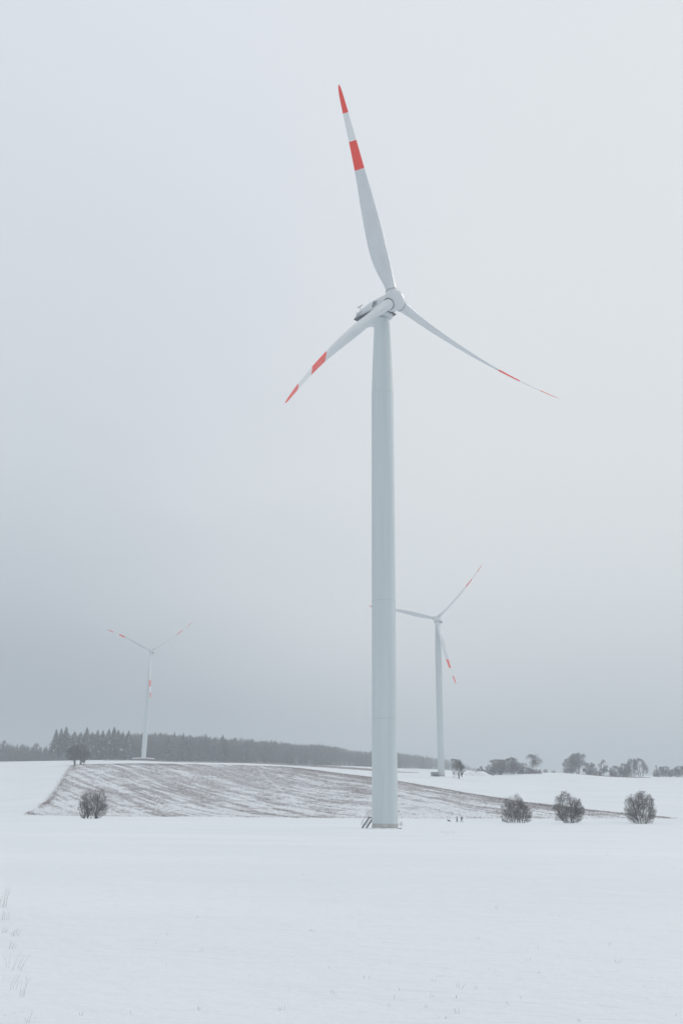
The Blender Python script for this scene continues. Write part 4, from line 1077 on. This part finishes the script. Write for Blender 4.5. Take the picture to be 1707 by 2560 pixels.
def person(loc, rz, label, stride, coat_len, coat_col, trouser_col, hat_col, coat_w=1.0, arm=.1, pack=None, seed=0):
    """walks towards local -x"""
    root = empty("person", loc, rz, label=label, cat="person", group="walkers with a dog")
    hip, sh, neck = .90, 1.40, 1.48
    f = -1.0
    lf, lb = stride, -stride * .9             # forward and rear foot offsets
    V = [(0, 0, hip, .13, .11), (0, 0, 1.12, .13, .10), (.01, 0, 1.32, .15, .11), (0, 0, neck, .055), (-.01, 0, 1.54, .06), (-.015, 0, 1.60, .085, .08), (-.01, 0, 1.69, .08, .075),
         (-.105, 0, 1.60, .018), # nose
         (0, .10, hip - .04, .085), (-lf * .5, .10, .50, .058), (-lf, .10, .10, .042), (-lf - .14, .10, .04, .035),
         (0, -.10, hip - .04, .085), (-lb * .35 - .04, -.10, .50, .058), (-lb, -.10, .12, .042), (-lb - .13, -.10, .05, .035),
         (.01, .19, 1.39, .055), (.03 + arm * .3, .23, 1.13, .042), (-.02 - arm, .22, .90, .03),
         (.01, -.19, 1.39, .055), (.05, -.23, 1.13, .042), (.04 - arm * .3, -.22, .88, .03)]
    Ed = [(0, 1), (1, 2), (2, 3), (3, 4), (4, 5), (5, 6), (5, 7), (0, 8), (8, 9), (9, 10), (10, 11), (0, 12), (12, 13), (13, 14), (14, 15), (2, 16), (16, 17), (17, 18), (2, 19), (19, 20), (20, 21)]
    for wr in (18, 21):
        w = Vector(V[wr][:3]); i0 = len(V); sgn = 1 if wr == 18 else -1
        V.append((w.x - .03, w.y, w.z - .07, .026, .016)); Ed.append((wr, i0))
        for k, L in enumerate((.065, .075, .07, .055)):
            y = (k - 1.5) * .019; b = len(V)
            V.append((w.x - .045, w.y + y, w.z - .10 - L * .5, .008)); V.append((w.x - .06 - .01 * k, w.y + y, w.z - .10 - L, .007)); Ed += [(i0, b), (b, b + 1)]
        b = len(V); V.append((w.x - .055, w.y - .03 * sgn, w.z - .08, .009)); V.append((w.x - .07, w.y - .035 * sgn, w.z - .115, .008)); Ed += [(i0, b), (b, b + 1)]
    skin("body", V, Ed, SKIN, root, 0, 2)
    cm = mat("coat_%d" % seed, coat_col, .85, noise=(12, .15, (1, 1, 1))); tm = mat("trousers_%d" % seed, trouser_col, .9); hm = mat("hat_%d" % seed, hat_col, .9)
    # coat: lofted rings + sleeves in one mesh
    mb = MB(); n = 20; z0 = coat_len
    prof = [(z0, .19 * coat_w, .24 * coat_w), ((z0 + 1.0) / 2, .19 * coat_w, .235 * coat_w), (1.0, .17 * coat_w, .22), (1.12, .16, .20), (1.28, .17, .22), (1.40, .14, .215), (1.46, .09, .12), (1.50, .075, .085)]
    mb.rings([[(rx * math.cos(2 * math.pi * k / n) + .005, ry * math.sin(2 * math.pi * k / n), z) for k in range(n)] for z, rx, ry in prof])
    for a_ in ((16, 17, 18), (19, 20, 21)):
        mb.tube([V[a_[0]][:3], V[a_[1]][:3], V[a_[2]][:3]], [.085, .068, .052], 12)
    mb.build("coat", cm, root, smooth=50)
    Vt = [(0, 0, hip, .15, .13)] + [(v[0], v[1], v[2], v[3] + .02) for v in (V[8], V[9], (V[10][0], V[10][1], .16, .05), V[12], V[13], (V[14][0], V[14][1], .18, .05))]
    skin("trousers", Vt, [(0, 1), (1, 2), (2, 3), (0, 4), (4, 5), (5, 6)], tm, root, 0, 1)
    for a_, b_ in ((10, 11), (14, 15)):
        mb = MB(); p, q = Vector(V[a_][:3]), Vector(V[b_][:3])
        mb.tube([p + Vector((.04, 0, .14)), p + Vector((.03, 0, .0)), p + Vector((.03, 0, -.055))], [.065, .062, .06], 10)
        mb.tube([p + Vector((.07, 0, -.03)), p.lerp(q, .5) + Vector((0, 0, -.01)), q + Vector((-.03, 0, .0))], [.06, .062, .045], 10)
        mb.build("boot", BOOT, root, smooth=60)
    mb = MB(); rings = []
    for z, r_ in ((1.60, .108), (1.66, .112), (1.72, .10), (1.77, .065), (1.79, .02)):
        rings.append([(r_ * math.cos(2 * math.pi * k / 16) + .005, r_ * .95 * math.sin(2 * math.pi * k / 16), z) for k in range(16)])
    mb.rings(rings)
    if pack is None:   # hood hanging on the back
        mb.tube([(.02, 0, 1.66), (.09, 0, 1.60), (.09, 0, 1.50)], [.09, .085, .07], 10)
    mb.build("hat" if pack else "hood", hm, root, smooth=60)
    if pack:
        mb = MB(); mb.rings([sup(.15, 1.42, .98, .13, .02, 20, 3), sup(.17, 1.45, .95, .22, .02, 20, 3), sup(.13, 1.40, 1.0, .34, .02, 20, 3)])
        mb.v = [(p_[1], p_[0], p_[2]) for p_ in mb.v]; mb.build("backpack", mat("pack", pack, .85), root, smooth=40)
        for s_ in (-1, 1):
            mb = MB(); mb.tube([(.14, .10 * s_, 1.42), (.0, .11 * s_, 1.485), (-.15, .11 * s_, 1.36), (-.16, .12 * s_, 1.15), (.1, .14 * s_, 1.02)], .018, 6); mb.build("backpack_strap", BOOT, root)
    return root
def at_feet(px, py):
    p = hit(px, py, 180, 320); return p
person(at_feet(1142, 2055.5), R(6), "person in a long dark coat and hood walking left behind the dog", .20, .42, (.045, .05, .055), (.035, .04, .045), (.03, .035, .04), 1.0, .05, None, 1)
person(at_feet(1153.5, 2055.5), R(4), "person in a short dark jacket and hat with a backpack, rear one of the walkers", .34, .72, (.03, .04, .038), (.06, .065, .065), (.025, .03, .03), 1.12, .14, (.05, .06, .055), 2)

def dog(loc, rz):
    root = empty("dog", loc, rz, label="black dog walking left ahead of the two people", cat="dog", group="walkers with a dog")
    V = [(.22, 0, .50, .105, .11), (.0, 0, .49, .115, .13), (-.24, 0, .50, .13, .15), (-.40, 0, .60, .085, .09), (-.52, 0, .70, .075, .08), (-.62, 0, .685, .055, .05), (-.72, 0, .665, .038, .032),
         (.36, 0, .53, .06), (.50, 0, .46, .03), (.66, 0, .36, .02), (.80, 0, .32, .012)]
    Ed = [(0, 1), (1, 2), (2, 3), (3, 4), (4, 5), (5, 6), (0, 7), (7, 8), (8, 9), (9, 10)]
    for sy, sw in ((1, .10), (-1, -.10)):
        b = len(V)
        V += [(-.26, .09 * sy, .38, .055), (-.28 - sw * .8, .09 * sy, .21, .032), (-.28 - sw * 1.6, .09 * sy, .04, .025), (-.34 - sw * 1.6, .09 * sy, .02, .026)]
        Ed += [(2, b), (b, b + 1), (b + 1, b + 2), (b + 2, b + 3)]
        b = len(V)
        V += [(.25, .09 * sy, .38, .075), (.17 + sw * .6, .09 * sy, .27, .045), (.34 + sw, .09 * sy, .17, .027), (.30 + sw * 1.3, .09 * sy, .03, .023), (.24 + sw * 1.3, .09 * sy, .02, .026)]
        Ed += [(0, b), (b, b + 1), (b + 1, b + 2), (b + 2, b + 3), (b + 3, b + 4)]
        b = len(V); V += [(-.49, .055 * sy, .76, .025), (-.46, .09 * sy, .70, .016)]; Ed += [(4, b), (b, b + 1)]
    skin("body", V, Ed, mat("dog_fur", (.022, .024, .027), .85, noise=(14, .3, (1, 1, 1))), root, 1, 2)
    mb = MB(); mb.tube([(-.44 + .055 * c_, .088 * s_, .635 - .045 * c_) for c_, s_ in [(math.cos(t), math.sin(t)) for t in np.linspace(0, 2 * math.pi, 17)]], .012, 6); mb.build("collar", mat("dog_collar", (.2, .03, .02), .6), root)
    return root
dog(at_feet(1122, 2055.3), R(4))

# ------------------------------------------------------------------ haze
mb = MB(); mb.box((0, 0, 92.0), (4860, 4860, 188.0))
hm = bpy.data.materials.new("haze_air"); hm.use_nodes = True
t = hm.node_tree; t.nodes.clear()
pv = N(t, 'ShaderNodeVolumePrincipled'); pv.inputs['Color'].default_value = (0.74, 0.785, 0.82, 1); pv.inputs['Density'].default_value = 0.00054; pv.inputs['Anisotropy'].default_value = 0.0
ot = N(t, 'ShaderNodeOutputMaterial'); t.links.new(pv.outputs[0], ot.inputs['Volume'])
o = mb.build("haze", hm); tag(o, "thin winter haze filling the air over the fields", "haze", kind='stuff')
